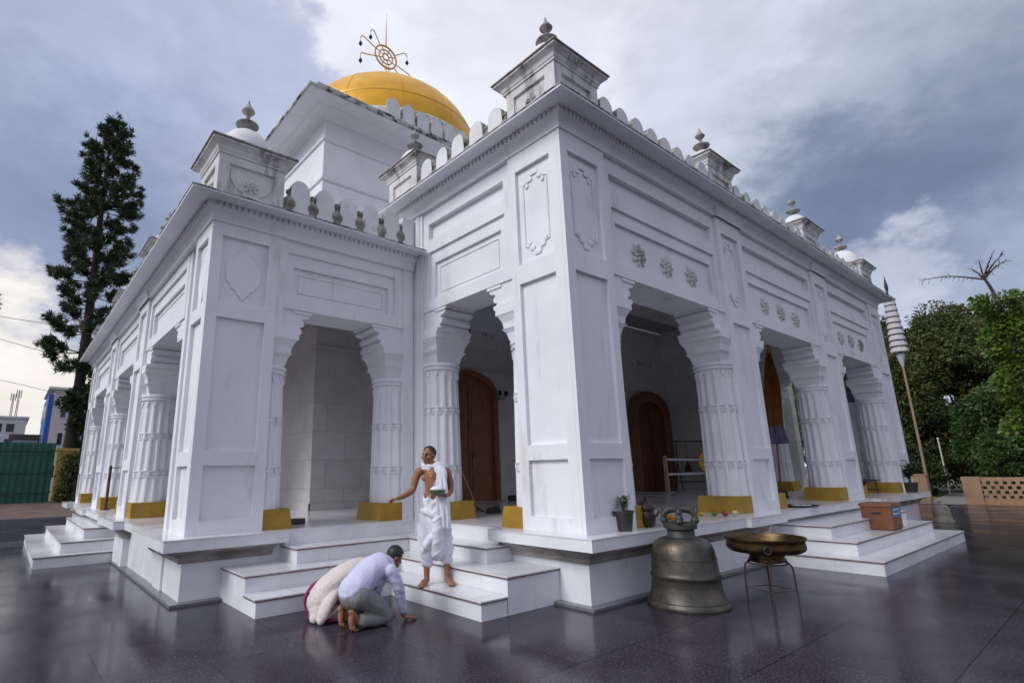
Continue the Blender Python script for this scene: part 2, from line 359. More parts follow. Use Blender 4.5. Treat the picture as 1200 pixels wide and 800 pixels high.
def cartouche(mb, uc, z0, z1, hw, d, style):
    h = (z1-z0)/2; zc = (z0+z1)/2; pts = []
    if style == 'lobed':
        half = [(0,1),(.12,.86),(.30,.80),(.36,.66),(.62,.60),(.70,.46),(.92,.36),(.97,.1)]
    else:
        half = [(0,1),(.14,.93),(.24,.93),(.34,.86),(.50,.85),(.58,.78),(.90,.74),(.92,.62),(.92,.3)]
    q = half+[(x,-z) for x,z in half[::-1]]
    q = q+[(-x,z) for x,z in q[::-1][1:-1]]
    pts = [(uc+x*hw, d, zc+z*h) for x, z in q]
    mb.tube(pts, .011, 5, closed=True)
    if style == 'lobed':
        mb.prism([(p[0], p[2]) for p in pts], d-.004, d+.02)
    else:
        for sgn in (1, -1):
            for k in range(9):
                a = (k-4)/4; mb.lathe([(.001,-.012),(.026,-.006),(.03,0),(.026,.006),(.001,.012)], (0,0,0), 8,
                    M=Matrix.Translation((uc+a*hw*.62, d-.004, zc+sgn*h*(.98-.26*abs(a)+.03*((k % 2)*2-1)))) @ Matrix.Rotation(R(90),4,'X') @ Matrix.Diagonal((1.1,1.5,1,1)))
def pier(fr, u0, u1, zf, style='scroll', c0=0, c1=0):
    mb = MB(T(fr)); w = u1-u0; m = .155*w; hi = zf > 5.5
    zb = [(.95,1.64),(1.83,4.05),(4.33,5.79)] if hi else [(.95,1.64),(1.83,3.65),(3.85,4.85)]
    framed(mb, u0, u1, FL, zf, [(u0+m, u1-m, a, b) for a, b in zb], c0=c0, c1=c1)
    o = mb.build('pier', M['white'], temple)
    c = MB(T(fr)); a, b = zb[2]; cartouche(c, (u0+u1)/2, a+.09, b-.09, (w/2-m)*.74, .047, style)
    c.build('panel_relief', M['white'], o, smooth=30)
    return o
def fluted(mb, c, z0, z1, r0, r1, n=14, rows=10):
    seg = n*8; vs = []; zs = [z0+(z1-z0)*i/(rows-1) for i in range(rows)]
    for i, z in enumerate(zs):
        r = r0+(r1-r0)*(i/(rows-1))**1.3
        for j in range(seg):
            ph = (j % 8)/8.0
            dep = .030*math.sin(math.pi*min(1, max(0, (ph-.14)/.72)))**.7 if .14 < ph < .86 else 0
            if i in (0, rows-1): dep = 0
            a = 2*math.pi*j/seg; vs.append((c[0]+(r-dep)*math.cos(a), c[1]+(r-dep)*math.sin(a), z))
    fs = [(i*seg+j, i*seg+(j+1)%seg, (i+1)*seg+(j+1)%seg, (i+1)*seg+j) for i in range(rows-1) for j in range(seg)]
    fs += [tuple(range(seg-1,-1,-1)), tuple((rows-1)*seg+j for j in range(seg))]
    mb.add(vs, fs)
def column(fr, uc, ztop, s=1, dc=.39):
    mb = MB(T(fr)); zn = ztop-.62
    r0, r1 = .345, .305
    zb = FL+.27
    fluted(mb, (uc,dc), zb, zn-.06, r0, r1)
    for zz in (zb+.52, zn-.74):       # two carved belts of beads
        fr_ = (zz-zb)/(zn-.06-zb); rr = r0+(r1-r0)*fr_**1.3
        for dz in (-.05, .05): mb.lathe([(rr-.03,dz-.014),(rr+.004,dz-.008),(rr+.004,dz+.008),(rr-.03,dz+.014)], (uc,dc,zz), 40)
        for k in range(28):
            a = 2*math.pi*(k+.5)/28; mb.box(-.020,.020,-.02,.008,-.024,.024, tx=.009, M=Matrix.Translation((uc+rr*math.cos(a), dc+rr*math.sin(a), zz)) @ Matrix.Rotation(a-math.pi/2,4,'Z'))
    for k in range(14):               # leaf tips under the neck
        a = 2*math.pi*k/14; mb.prism([(-.04,.05),(.04,.05),(0,-.06)], -.02, .012, M=Matrix.Translation((uc+r1*math.cos(a), dc+r1*math.sin(a), zn-.14)) @ Matrix.Rotation(a+math.pi/2,4,'Z'))
    mb.lathe([(r1-.02,-.07),(r1+.03,-.055),(r1+.035,-.03),(r1+.012,-.018),(r1+.012,0),(r1+.04,.015),(r1+.04,.05),(r1+.0,.07),(r1-.03,.075)], (uc,dc,zn), 40)
    o = mb.build('column', M['white'], temple, smooth=35)
    b = MB(T(fr)); b.prism([(uc+s*.002,FL),(uc+s*.435,FL),(uc+s*.385,zb),(uc+s*.002,zb)], .035, .755); b.build('column_base', M['ochre'], o)
    c = MB(T(fr))
    prof = [(.235,.06),(.25,.10),(.275,.20),(.325,.26),(.300,.27),(.315,.36),(.36,.45),(.395,.47),(.385,.52),(.395,.555),(.425,.565),(.425,.62)]
    vs = []; k = len(prof)
    for h, z in prof:
        hd = min(h, .375); vs += [(uc+s*.002,dc-hd,zn+z),(uc+s*h,dc-hd,zn+z),(uc+s*h,dc+hd,zn+z),(uc+s*.002,dc+hd,zn+z)]
    fs = [(4*i+j, 4*i+(j+1)%4, 4*i+4+(j+1)%4, 4*i+4+j) for i in range(k-1) for j in range(4)]+[(3,2,1,0),(4*k-4,4*k-3,4*k-2,4*k-1)]
    c.add(vs, fs); c.build('capital', M['white'], o)
    return o
def bracket(fr, u, s, zt, zs, d0=.075, d1=.70):
    """cusped corbel from pier edge u towards s (+1/-1), between capital top zt and soffit zs"""
    H = zs-zt; P = [(-.0,0),(.43,0),(.445,.08),(.40,.14)]
    for k in range(7): a = R(-80+k*27); P.append((.43+.055*math.cos(a), .36+.16*math.sin(a)))
    P += [(.455,.60)]
    for k in range(6): a = R(-70+k*30); P.append((.52+.05*math.cos(a), .78+.12*math.sin(a)))
    P += [(.575,.92),(.62,.94),(.62,1.0),(0,1.0)]
    mb = MB(T(fr)); mb.prism([(u+s*x, zt+z*H) for x, z in P], d0, d1)
    mb.prism([(u+s*x, zt+z*H) for x, z in [(.30,.84),(.60,.84),(.60,.97),(.30,.97)]], d0-.02, d0-.001)
    return mb.build('arch_bracket', M['white'], temple, smooth=28)
def rosette(mb, u, z, d, r, rot=0):
    Q = Matrix.Translation((u, d, z)) @ Matrix.Rotation(R(90),4,'X') @ Matrix.Rotation(rot,4,'Z')
    for ring, (n, rr, rl) in enumerate(((8, .62, .36), (8, .36, .26))):
        for k in range(n):
            a = 2*math.pi*(k+.5*ring)/n
            mb.lathe([(.001,-.03),(.7,-.012),(1,.0),(.7,.02+ring*.01),(.001,.035+ring*.015)], (0,0,0), 8,
                     M=Q @ Matrix.Rotation(a,4,'Z') @ Matrix.Translation((rr*r,0,.015*ring)) @ Matrix.Diagonal((rl*r,rl*r*.55,1,1)))
    mb.lathe([(.001,0),(.16*r,.02),(.17*r,.045),(.08*r,.065),(.001,.068)], (0,0,0), 10, M=Q)
def wall_panel(fr, ua, ub, zs, zf, ros=True, dw=.05, ug=.16):
    """spandrel wall above an opening: nested recessed panels"""
    mb = MB(T(fr)); hi = zf > 5.5; S_ = MB(T(fr))
    if hi: rows = [(zs+.20, zs+1.07), (zs+1.30, zs+1.61)]
    else: rows = [(zs+.20, zs+.90)]
    framed(mb, ua, ub, zs, zf, [(ua+ug, ub-ug, a, b) for a, b in rows], d0=dw, dep=.09, back=TH-.05)
    a, b = rows[0]; g = .12
    f0, f1, z0, z1 = ua+ug+g, ub-ug-g, a+.002, b-.21      # nested inner frame
    mb.box(ua+ug, ub-ug, dw+.042, dw+.09, z1, b); mb.box(ua+ug, f0, dw+.042, dw+.09, a, z1); mb.box(f1, ub-ug, dw+.042, dw+.09, a, z1)
    if not ros: 
        mb.tube([(f0+.1,dw+.087,z0+.1),(f1-.1,dw+.087,z0+.1),(f1-.1,dw+.087,z1-.1),(f0+.1,dw+.087,z1-.1)], .012, 5, closed=True)
    o = mb.build('spandrel_wall', M['white'], temple)
    if ros:
        uc = (ua+ub)/2
        for k in (-1, 0, 1):
            q = MB(T(fr)); rosette(q, uc+k*.80+random.uniform(-.012,.012), (z0+z1)/2-.02+random.uniform(-.01,.01), dw+.085, random.uniform(.205,.22), random.uniform(-.2,.2)); q.build('rosette', M['weather'], o, smooth=40)
    return o
SOF, CAPT = 4.21, 3.87
SOF2, CAPT2 = 3.95, 3.63
def bay(fr, ua, ub, zf, ros, cols=(1,1)):
    hi = zf > 5.5; zs, zt = (SOF, CAPT) if hi else (SOF2, CAPT2)
    wall_panel(fr, ua, ub, zs, zf, ros)
    for u, s, f in ((ua, 1, cols[0]), (ub, -1, cols[1])):
        if f: column(fr, u, zt, s)
        bracket(fr, u, s, zt, zs)
SP = [(0,1.0),(4.43,5.41),(9.15,10.14),(13.57,14.57)]
for i, (a, b) in enumerate(SP): pier(FS, a, b, ZF, c0=.062 if i == 0 else 0, c1=.062 if i == 3 else 0)
for (a, b), (c, d) in zip(SP, SP[1:]): bay(FS, b, c, ZF, True)
# west flank of the south hall: corner pier, one narrow bay, end strip
def corner_skin(fr, u0, u1, zf, style='scroll'):     # second face of a corner pier
    mb = MB(T(fr)); w = u1-u0; m = .155*w; hi = zf > 5.5
    zb = [(.95,1.64),(1.83,4.05),(4.33,5.79)] if hi else [(.95,1.64),(1.83,3.65),(3.85,4.85)]
    framed(mb, u0, u1, FL, zf, [(u0+m, u1-m, a, b) for a, b in zb], back=.06)
    o = mb.build('pier', M['white'], temple); c = MB(T(fr)); a, b = zb[2]
    cartouche(c, (u0+u1)/2, a+.09, b-.09, (w/2-m)*.74, .047, style); c.build('panel_relief', M['white'], o, smooth=30)
corner_skin(FA, .057, 1.0, ZF); corner_skin(FE, .057, 1.0, ZF)
for fr in (FA, FE):
    bay(fr, 1.0, 3.22, ZF, False)
    q = MB(T(fr)); q.box(3.22, 3.70, .02, TH, FL, ZF); q.box(3.30, 3.38, .0, .02, FL, ZF); q.build('pilaster', M['white'], temple)
# porch front
pier(FP, 0, .97, ZF2, style='lobed', c0=.062)
for bx in ((.97,1.09,.03,TH,CAPT2,ZF2),(3.25,3.458,.02,TH,FL,ZF2)): q = MB(T(FP)); q.box(*bx); q.build('pilaster', M['white'], temple)
bay(FP, .97, 3.25, ZF2, False)
# porch west side
WP = [(0,.85),(4.47,5.42),(8.52,9.47),(12.95,13.94)]
corner_skin(FW, .057, .85, ZF2, 'lobed')
for a, b in WP[1:]: pier(FW, a, b, ZF2, style='lobed')
q = MB(T(FW)); q.box(.85, 1.45, .10, TH, FL, ZF2); q.box(1.30, 1.45, .06, .10, FL, ZF2); q.build('pilaster', M['white'], temple)
bay(FW, 1.45, 4.47, ZF2, False, (0,1)); bay(FW, 5.42, 8.52, ZF2, False); bay(FW, 9.47, 12.95, ZF2, False)

# cornices: cove and dentils, then a thin projecting ledge with a dark weathered lip
def cornice(path, zf, closed=False, inner=None):
    mb = MB()
    cove = [(-.30,0),(.028,0),(.028,.03),(.012,.035),(.012,.05),(.022,.10),(.05,.145),(.095,.175),(.105,.18),(.105,.275),(-.30,.275)]
    mb.sweep(path, cove, closed=closed, z0=zf)
    ledge = [(-.30,.277),(.12,.256),(.385,.235),(.39,.262),(.15,.33),(-.30,.34)]
    mb.sweep(path, ledge, closed=closed, z0=zf)
    P = [Vector(p) for p in path]
    for a, b in zip(P, P[1:]):
        d = (b-a); ln = d.length; d.normalize(); n = Vector((d.y, -d.x)); k = int(ln/.085)
        ang = math.atan2(d.y, d.x)
        for i in range(k):
            p = a+d*((i+.5)*ln/k)+n*.118; mb.box(-.02,.02,-.013,.016,zf+.185,zf+.262, M=Matrix.Translation((p.x,p.y,0)) @ Matrix.Rotation(ang,4,'Z'))
    o = mb.build('cornice', M['white'], temple)
    lip = MB(); lip.sweep(path, [(.15,.334),(.394,.264),(.400,.266),(.400,.282),(.15,.352)], closed=closed, z0=zf)
    lip.build('cornice_lip', M['kerb'], o)
    return o
jS = [(0,4.4),(0,0),(LX,0),(LX,4.4)]
cornice(jS, ZF)
cornice([(-3.46,PN),(PX_,PY_),(.0,PY_)], ZF2)
cornice([(2.0,PN),(PX_+.0,PN)], ZF2)
def cove_breaks(fr, piers, zf):
    for a, b in piers: 
        mb = MB(T(fr)); mb.sweep([(a-.03,.02),(a-.03,-.055),(b+.03,-.055),(b+.03,.02)], [(-.05,.0),(.0,.0),(0,.05),(.03,.12),(.055,.17),(.055,.182),(-.05,.182)], z0=zf)
        mb.build('frieze_break', M['white'], temple)
cove_breaks(FS, SP[1:3], ZF); cove_breaks(FW, WP[1:3], ZF2)
# roofs and ceilings
q = MB(); q.box(.05, LX-.05, .05, 4.35, ZF+.12, ZF+.33); q.build('hall_roof', M['weather'], temple)
q = MB(); q.box(.3, LX-.3, .3, 4.3, 5.85, 5.95); q.build('hall_ceiling', M['inner'], temple)
q = MB(); q.box(1.6, 14.5, 4.30, 6.74, 6.6, 6.7); q.box(1.6, 1.8, 4.385, 6.74, 5.36, 6.6); q.box(13.9,14.5,3.72,6.74,FL,6.6); q.build('clerestory', M['inner'], temple)
q = MB(); q.box(PX_+.05, 1.6, 3.81, PN-.05, ZF2+.14, ZF2+.32); q.box(1.6, 18.0, 6.74, PN-.05, ZF2+.14, ZF2+.32); q.box(14.5, 18.0, 3.81, 6.74, ZF2+.14, ZF2+.32); q.box(PX_+.05, .05, PY_+.05, 3.80, ZF2+.14, ZF2+.32); q.build('porch_roof', M['weather'], temple)
q = MB(); q.box(.02, 1.6, 3.82, 4.38, ZF2+.33, ZF+.11); q.build('parapet_wall', M['white'], temple)
q = MB(); q.box(PX_+.3, 1.6, 3.82, PN-.3, 4.86, 4.95); q.build('porch_ceiling', M['inner'], temple)
# inner walls
q = MB(); q.box(-.32, 17.3, 6.75, 15.37, FL, 4.9); q.box(1.6,14.5,6.75,6.95,4.9,6.6); q.box(-.35, 13.9, 6.72, 6.75, 4.22, 4.28); q.box(1.8, 13.9, 6.70, 6.75, 6.36, 6.46); q.box(-.35, 13.9, 6.72, 6.75, FL, .92)
q.box(-.36,-.32,6.72,15.4,FL,.92); q.box(PX_,18,PN-.3,PN,FL,ZF2); q.box(17.6,18,3.8,PN-.3,FL,ZF2)
q.build('sanctum_wall', M['inner'], temple)
def arched_door(xc, w, hgt, y, wide_frame, leaf_mat, frame_mat):
    def arch(hw, h, z0): 
        zs = h-hw*.62; pts = [(xc-hw, z0), (xc+hw, z0)]
        for k in range(17): a = math.pi*k/16; pts.append((xc+hw*math.cos(a), zs+hw*.62*math.sin(a)))
        return pts
    leaf = MB(); leaf.prism(arch(w/2-wide_frame, FL+hgt-wide_frame, FL), y-.035, y-.004)
    for s in (-1, 1):
        for r_ in range(4):
            z0 = FL+.25+r_*.55
            leaf.box(xc+s*.08, xc+s*(w/2-wide_frame-.12), y-.055, y-.036, z0, z0+.42, ty=0)
    leaf.box(xc-.025, xc+.025, y-.06, y-.036, FL, FL+hgt-wide_frame-.12)
    o = leaf.build('door', leaf_mat, temple)
    fr_ = MB(); a = arch(w/2, FL+hgt, FL); b = arch(w/2-wide_frame, FL+hgt-wide_frame, FL)
    A = [a[1]]+a[2:]+[a[0]]; B = [b[1]]+b[2:]+[b[0]]; n = len(A); vs = []
    for yy in (y-.14, y-.003):
        vs += [(p[0], yy, p[1]) for p in A]+[(p[0], yy, p[1]) for p in B]
    fs = []
    for i in range(n-1):
        fs += [(i,i+1,n+i+1,n+i),(2*n+i,3*n+i,3*n+i+1,2*n+i+1),(i,2*n+i,2*n+i+1,i+1),(n+i,n+i+1,3*n+i+1,3*n+i)]
    fr_.add(vs, fs); fo = fr_.build('door_frame', frame_mat, o)
    for off in (.05, wide_frame*.55):
        c_ = arch(w/2-off, FL+hgt-off, FL); rb_ = MB(); rb_.tube([(p[0], y-.145, p[1]) for p in [c_[1]]+c_[2:]+[c_[0]]], .022, 6); rb_.build('frame_bead', leaf_mat, fo if False else o, smooth=50)
    h = MB(); h.tube([(xc+.09,y-.06,FL+1.1),(xc+.09,y-.1,FL+1.1),(xc+.09,y-.1,FL+1.25),(xc+.09,y-.06,FL+1.25)], .014, 6); h.build('door_handle', M['brass'], o)
arched_door(12.55, 2.5, 3.45, 6.72, .36, M['wood'], M['wood2'])
arched_door(4.0, 1.95, 3.35, 6.72, .16, M['wood2'], M['wood2'])

# merlons and balusters along the parapets, turrets
def merlon_mesh():
    mb = MB(); P = []
    for k in range(13): a = math.pi*k/12; P.append((.155*math.cos(a), .56+.17*math.sin(a)))
    P += [(-.165,.40),(-.15,.2),(-.115,.06),(-.11,0),(.11,0),(.115,.06),(.15,.2),(.165,.40)]
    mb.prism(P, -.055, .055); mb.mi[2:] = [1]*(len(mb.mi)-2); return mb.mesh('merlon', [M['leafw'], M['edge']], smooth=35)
def baluster_mesh():
    mb = MB(); mb.lathe([(.055,0),(.055,.05),(.03,.08),(.03,.14),(.065,.19),(.108,.27),(.11,.33),(.07,.40),(.032,.44),(.032,.47),(.05,.49),(.05,.53),(.02,.56)], n=14)
    return mb.mesh('baluster', M['mould'], smooth=40)
MER, BAL = merlon_mesh(), baluster_mesh()
def parapet(x0, y0, x1, y1, z, n, rz, mer=MER, bal=True, sc=1.0):
    q = MB(); d = Vector((x1-x0, y1-y0, 0)); ln = d.length; dn = d.normalized(); nn = Vector((-dn.y, dn.x, 0))
    for i in range(n):
        p = Vector((x0, y0, z))+d*((i+.5)/n); o = link('merlon', mer, temple, p, (0, 0, rz)); o.scale = (sc, sc, sc*(1+random.uniform(-.02,.02)))
        o.rotation_euler = (random.uniform(-.015,.015), random.uniform(-.02,.02), rz)
    if bal:
        for i in range(n+1):
            t = min(.985, max(.015, i/n)); p = Vector((x0, y0, z))+d*t; o = link('baluster', BAL, temple, p); o.scale = (sc, sc, sc)
zp, zp2 = ZF+.31, ZF2+.31
for (a, b), (c, d) in zip(SP, SP[1:]): parapet(b, .06, c, .06, zp, 8, 0)
parapet(.06, 1.0, .06, 3.3, zp, 5, R(90))
parapet(-2.40, PY_+.06, -.26, PY_+.06, zp2, 5, 0); q = MB(); q.box(-.25, -.01, PY_, PY_+.25, zp2-.05, ZF-.05); q.build('parapet_post', M['white'], temple)
parapet(PX_+.06, PY_+.97, PX_+.06, PY_+4.47, zp2, 8, R(90)); parapet(PX_+.06, PY_+5.42, PX_+.06, PY_+8.52, zp2, 7, R(90)); parapet(PX_+.06, PY_+9.47, PX_+.06, PY_+12.95, zp2, 8, R(90))
def turret(x0, x1, y0, y1, z, faces='sw', relief=True, hb=.80, big=True):
    mb = MB(); xc, yc = (x0+x1)/2, (y0+y1)/2
    mb.box(x0+.04, x1-.04, y0+.04, y1-.04, z-.05, z+hb)
    def plate(fr, u0, u1):
        w = u1-u0; q = .16*w; b = MB(fr)
        b.box(u0,u0+q,0,.04,z,z+hb); b.box(u1-q,u1,0,.04,z,z+hb); b.box(u0+q,u1-q,0,.04,z,z+.16); b.box(u0+q,u1-q,0,.04,z+hb-.13,z+hb); 
        mb.v, mb.f, mb.mi = mb.v, mb.f, mb.mi; n = len(mb.v); mb.v += b.v; mb.f += [[i+n for i in f] for f in b.f]; mb.mi += b.mi
    plate(T(('s',0,y0)), x0, x1); plate(T(('w',x0,0)), y0+.04, y1-.04); plate(T(('e',x1,0)), y0+.04, y1-.04)
    ring = [(x0,y1),(x0,y0),(x1,y0),(x1,y1)]
    mb.sweep(ring, [(-.2,0),(.02,0),(.02,.03),(.035,.045),(.05,.10),(.10,.145),(.13,.15),(.13,.175),(-.2,.175)], closed=True, z0=z+hb)
    mb.box(x0-.06, x1+.06, y0-.06, y1+.06, z+hb+.177, z+hb+.20)
    o = mb.build('turret', M['weather'], temple)
    lip = MB(); lip.sweep(ring, [(.06,.178),(.14,.178),(.155,.19),(.145,.215),(.06,.23)], closed=True, z0=z+hb); lip.build('turret_lip', M['mould'], o)
    r = min(x1-x0, y1-y0)*.44 if big else min(x1-x0, y1-y0)*.52
    k = r/.44
    dm = MB(); dm.lathe([(r*1.0,0),(r*1.0,.10*k),(r*.985,.18*k),(r*.92,.29*k),(r*.80,.40*k),(r*.62,.50*k),(r*.40,.57*k),(r*.2,.605*k),(.02,.615*k)], (xc,yc,z+hb+.20), 28); dm.build('turret_dome', M['leafw'], o, smooth=50)
    f = MB(); zz = z+hb+.20+.59*k; s = .9 if not big else 1.0
    f.lathe([(x*s,y*s) for x,y in ((.075,0),(.05,.04),(.055,.08),(.165,.115),(.18,.135),(.175,.15),(.10,.19),(.045,.215),(.033,.29),(.045,.325),(.10,.385),(.105,.40),(.095,.42),(.05,.485),(.018,.55),(.01,.60))], (xc,yc,zz), 18); f.build('finial', M['finial'], o, smooth=40)
    if relief:
        c = MB()
        for fr, ua, ub in ((T(('s',0,y0)),x0,x1),(T(('w',x0,0)),y0,y1)):
            if ub-ua < .8: continue
            b = MB(fr); uc = (ua+ub)/2
            rosette(b, uc, z+.40, .03, .13)
            for sg in (-1,1):
                b.tube([(uc+sg*.31,.03,z+.60),(uc+sg*.30,.03,z+.45),(uc+sg*.22,.03,z+.33),(uc+sg*.10,.03,z+.25)], [.006,.014,.016,.010], 6)
            b.box(uc-.12, uc+.12, .012, .035, z+.20, z+.24)
            n = len(c.v); c.v += b.v; c.f += [[i+n for i in f_] for f_ in b.f]; c.mi += b.mi
        c.build('lotus_relief', M['weather'], o, smooth=40)
    return o
turret(0, .99, 0, .99, zp-.02)
for a, b in SP[1:3]: turret(a, b, .0, .56, zp-.02, relief=True, big=False)
turret(13.57, LX, 0, .99, zp-.02)
turret(0, .62, 3.36, 4.36, zp-.02, big=False, relief=False)
turret(PX_, PX_+.99, PY_, PY_+.95, zp2-.02)
for a, b in WP[1:3]: turret(PX_, PX_+.56, PY_+a, PY_+b, zp2-.02, big=False, relief=False)
turret(PX_, PX_+.99, PN-.99, PN, zp2-.02, relief=False)

# sanctum tower with the gold dome
tx0, tx1, ty0, ty1 = -.32, 8.30, 6.75, 15.37
q = MB(); q.box(tx0, tx1, ty0, ty1, 5.2, 10.1)
ring = [(tx0,ty1),(tx0,ty0),(tx1,ty0),(tx1,ty1)]
for zz in (8.25, 9.30): q.sweep(ring, [(-.05,0),(.03,.02),(.075,.05),(.075,.10),(-.05,.11)], closed=True, z0=zz)
for a, b in ((5.3,8.25),(8.36,9.30),): 
    q.sweep(ring, [(-.05,0),(.035,0),(.035,b-a),(-.05,b-a)], closed=True, z0=a)
q.sweep(ring, [(-.1,0),(.02,0),(.03,.04),(.10,.09),(.22,.12),(.34,.135),(.36,.14),(-.1,.14)], closed=True, z0=9.90)
tw = q.build('tower', M['white'], temple)
q = MB(); q.sweep(ring, [(-.1,0),(.38,.0),(.72,.01),(.75,.03),(.75,.08),(.40,.19),(-.1,.22)], closed=True, z0=10.045); q.build('tower_eaves', M['white'], tw)
q = MB(); q.sweep(ring, [(-.1,.0),(.40,.0),(.44,.06),(.44,.26),(.36,.34),(-.1,.36)], closed=True, z0=10.24); q.sweep(ring,[(.70,.085),(.76,.03),(.775,.035),(.775,.10),(.70,.14)], closed=True, z0=10.045); q.build('tower_kerb', M['kerb'], tw)
q = MB(); q.box(tx0+.02, tx1-.02, ty0+.02, ty1-.02, 10.1, 10.56); q.lathe([(3.5,0),(3.5,1.7),(3.42,1.8)], (3.99,11.06,10.5), 48); q.build('dome_drum', M['weather'], tw, smooth=30)
def tmer():
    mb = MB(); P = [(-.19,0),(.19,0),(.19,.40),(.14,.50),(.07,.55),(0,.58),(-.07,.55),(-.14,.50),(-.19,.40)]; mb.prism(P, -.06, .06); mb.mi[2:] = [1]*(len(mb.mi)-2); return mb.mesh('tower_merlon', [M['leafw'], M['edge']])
TM = tmer()
def tpar(x0, y0, x1, y1, n, rz):
    for i in range(n):
        t = (i+.5)/n; link('tower_merlon', TM, tw, (x0+(x1-x0)*t, y0+(y1-y0)*t, 10.59), (0, 0, rz))
tpar(1.2, ty0-.25, tx1, ty0-.25, 15, 0)
tpar(tx0-.25, ty0+2.0, tx0-.25, ty1, 14, R(90))
dm = MB(); DR, DZ, DH = 3.4, 12.3, 2.9
P = [(DR-.10,12.18),(DR,12.22)]+[(max(.02, DR*math.cos(R(90*k/24))), DZ+DH*math.sin(R(90*k/24))) for k in range(25)]
dm.lathe(P, (3.99,11.06,0), 72); 
domo = dm.build('dome', M['gold'], temple, smooth=50)
q = MB()
for z in (13.0,): 
    rr = DR*math.cos(math.asin((z-DZ)/DH)); q.lathe([(rr-.03,-.03),(rr+.012,-.02),(rr+.012,.02),(rr-.03,.03)], (3.99,11.06,z), 72)
q.build('dome_seam', M['gilt'], domo, smooth=40)
for k in range(12):
    a = 2*math.pi*k/12+.13; q = MB(); q.tube([(3.99+DR*math.cos(R(t))*math.cos(a), 11.06+DR*math.cos(R(t))*math.sin(a), DZ+DH*math.sin(R(t))) for t in range(2,89,4)], .012, 5); q.build('gore_seam', M['gold'], domo, smooth=60)
WZ = 17.0
def chakra():
    c = Vector((3.99, 11.06, WZ)); q = MB()
    q.tube([(c.x,c.y,15.1),(c.x,c.y,c.z-.40)], .035, 8)
    for rr, tr in ((.47,.035),(.30,.026),(.14,.026)):
        q.tube([(c.x+rr*math.cos(2*math.pi*k/32), c.y, c.z+rr*math.sin(2*math.pi*k/32)) for k in range(32)], tr, 6, closed=True)
    for k in range(8):
        a = 2*math.pi*k/8+.39; q.tube([(c.x+.1*math.cos(a),c.y,c.z+.1*math.sin(a)),(c.x+.47*math.cos(a),c.y,c.z+.47*math.sin(a))], .02, 5)
    q.tube([(c.x,c.y,c.z+.45),(c.x+.0,c.y,c.z+1.0),(c.x+.02,c.y,c.z+2.0)], [.03,.02,.004], 6)
    o = q.build('wheel_finial', M['gilt'], domo, smooth=40)
    for a in (122, 160, 202, 320, -15 if False else 345, 35, 285):
        a = R(a); e = Vector((c.x+1.02*math.cos(a), c.y, c.z+1.02*math.sin(a))); s = 1 if math.cos(a) > 0 else -1
        q = MB(); q.tube([(c.x+.47*math.cos(a),c.y,c.z+.47*math.sin(a)), e+Vector((0,0,.04)), e+Vector((s*.10,0,.03)), e+Vector((s*.14,0,-.06))], .02, 6); ob = q.build('bell_arm', M['gilt'], domo, smooth=40)
        q = MB(); q.tube([e+Vector((s*.14,0,-.06)), e+Vector((s*.14,0,-.24))], .008, 5); q.lathe([(.01,.0),(.05,-.06),(.07,-.14),(.03,-.19),(.01,-.24)], tuple(e+Vector((s*.14,0,-.22))), 10); q.build('hanging_bell', M['black'], ob, smooth=40)
chakra()

# plinth, floor, steps
q = MB(); q.box(0, LX, 0, 4.0, .0, FL-.14); q.box(PX_, 18.0, PY_, PN, 0, FL-.14); q.build('plinth', M['marble'], temple)
q = MB(); q.box(.3, LX-.3, .3, 3.9, FL-.14, FL-.001); q.box(PX_+.3, 17.8, 3.75, PN-.2, FL-.14, FL-.0015); q.build('veranda_floor', M['marblef'], temple)
def slab(boxes, zb=FL-.14):
    q = MB(); n = MB()
    for (x0,x1,y0,y1) in boxes: q.box(x0, x1, y0, y1, zb, FL-.012); 
    o = q.build('floor_edge', M['marble'], temple)
    q = MB()
    for (x0,x1,y0,y1) in boxes: q.box(x0-.008, x1+.0, y0-.008, y1, FL-.0115, FL)
    q.build('edge_top', M['marblef'], o)
def mould(path):
    q = MB(); q.sweep(path, [(-.05,0),(.04,0),(.055,.02),(.06,.06),(.10,.10),(.17,.125),(.20,.13),(.20,.16),(-.05,.16)], z0=FL-.14-.165); q.build('plinth_moulding', M['mold'], temple)
slab([(-.27,.31,-.27,1.38),(.31,3.42,-.27,.31),(3.42,4.72,-.35,.31),(4.72,9.83,-.20,.31),(9.83,11.2,-.35,.31),(11.2,LX-.4,-.27,.31),(LX-.4,LX+.27,-.27,1.3)])
slab([(-.085,.31,1.381,3.34),(-.085,.31,3.341,3.80),(-2.22,-.086,3.31,3.80)], FL-.194)
slab([(PX_-.28,-2.221,PY_-.28,3.80),(PX_-.28,PX_+.31,3.801,5.2),(PX_-.12,PX_+.31,5.201,7.0),(PX_-.28,PX_+.31,7.001,9.03),(PX_-.2,PX_+.31,9.031,11.9),(PX_-.28,PX_+.31,11.901,13.3),(PX_-.12,PX_+.31,13.301,16.0),(PX_-.28,PX_+.31,16.001,PN+.28)])
mould([(0,1.19),(0,0),(4.7,0)]); mould([(9.9,0),(LX,0),(LX,1.2)]); mould([(PX_,5.2),(PX_,PY_),(-2.35,PY_)]); mould([(PX_,8.4),(PX_,7.0)]); mould([(PX_,PN),(PX_,13.2)])
for pts in ([(0,.44),(0,0),(4.45,0)],[(9.93,0),(LX,0),(LX,2)],[(PX_,8.05),(PX_,PY_),(-3.0,PY_)],[(PX_,PN),(PX_,13.1)]):
    q = MB(); q.sweep(pts, [(.002,0),(.12,0),(.12,.03),(.112,.035),(.002,.035)]); q.build('plinth_border', M['skirt'], temple)
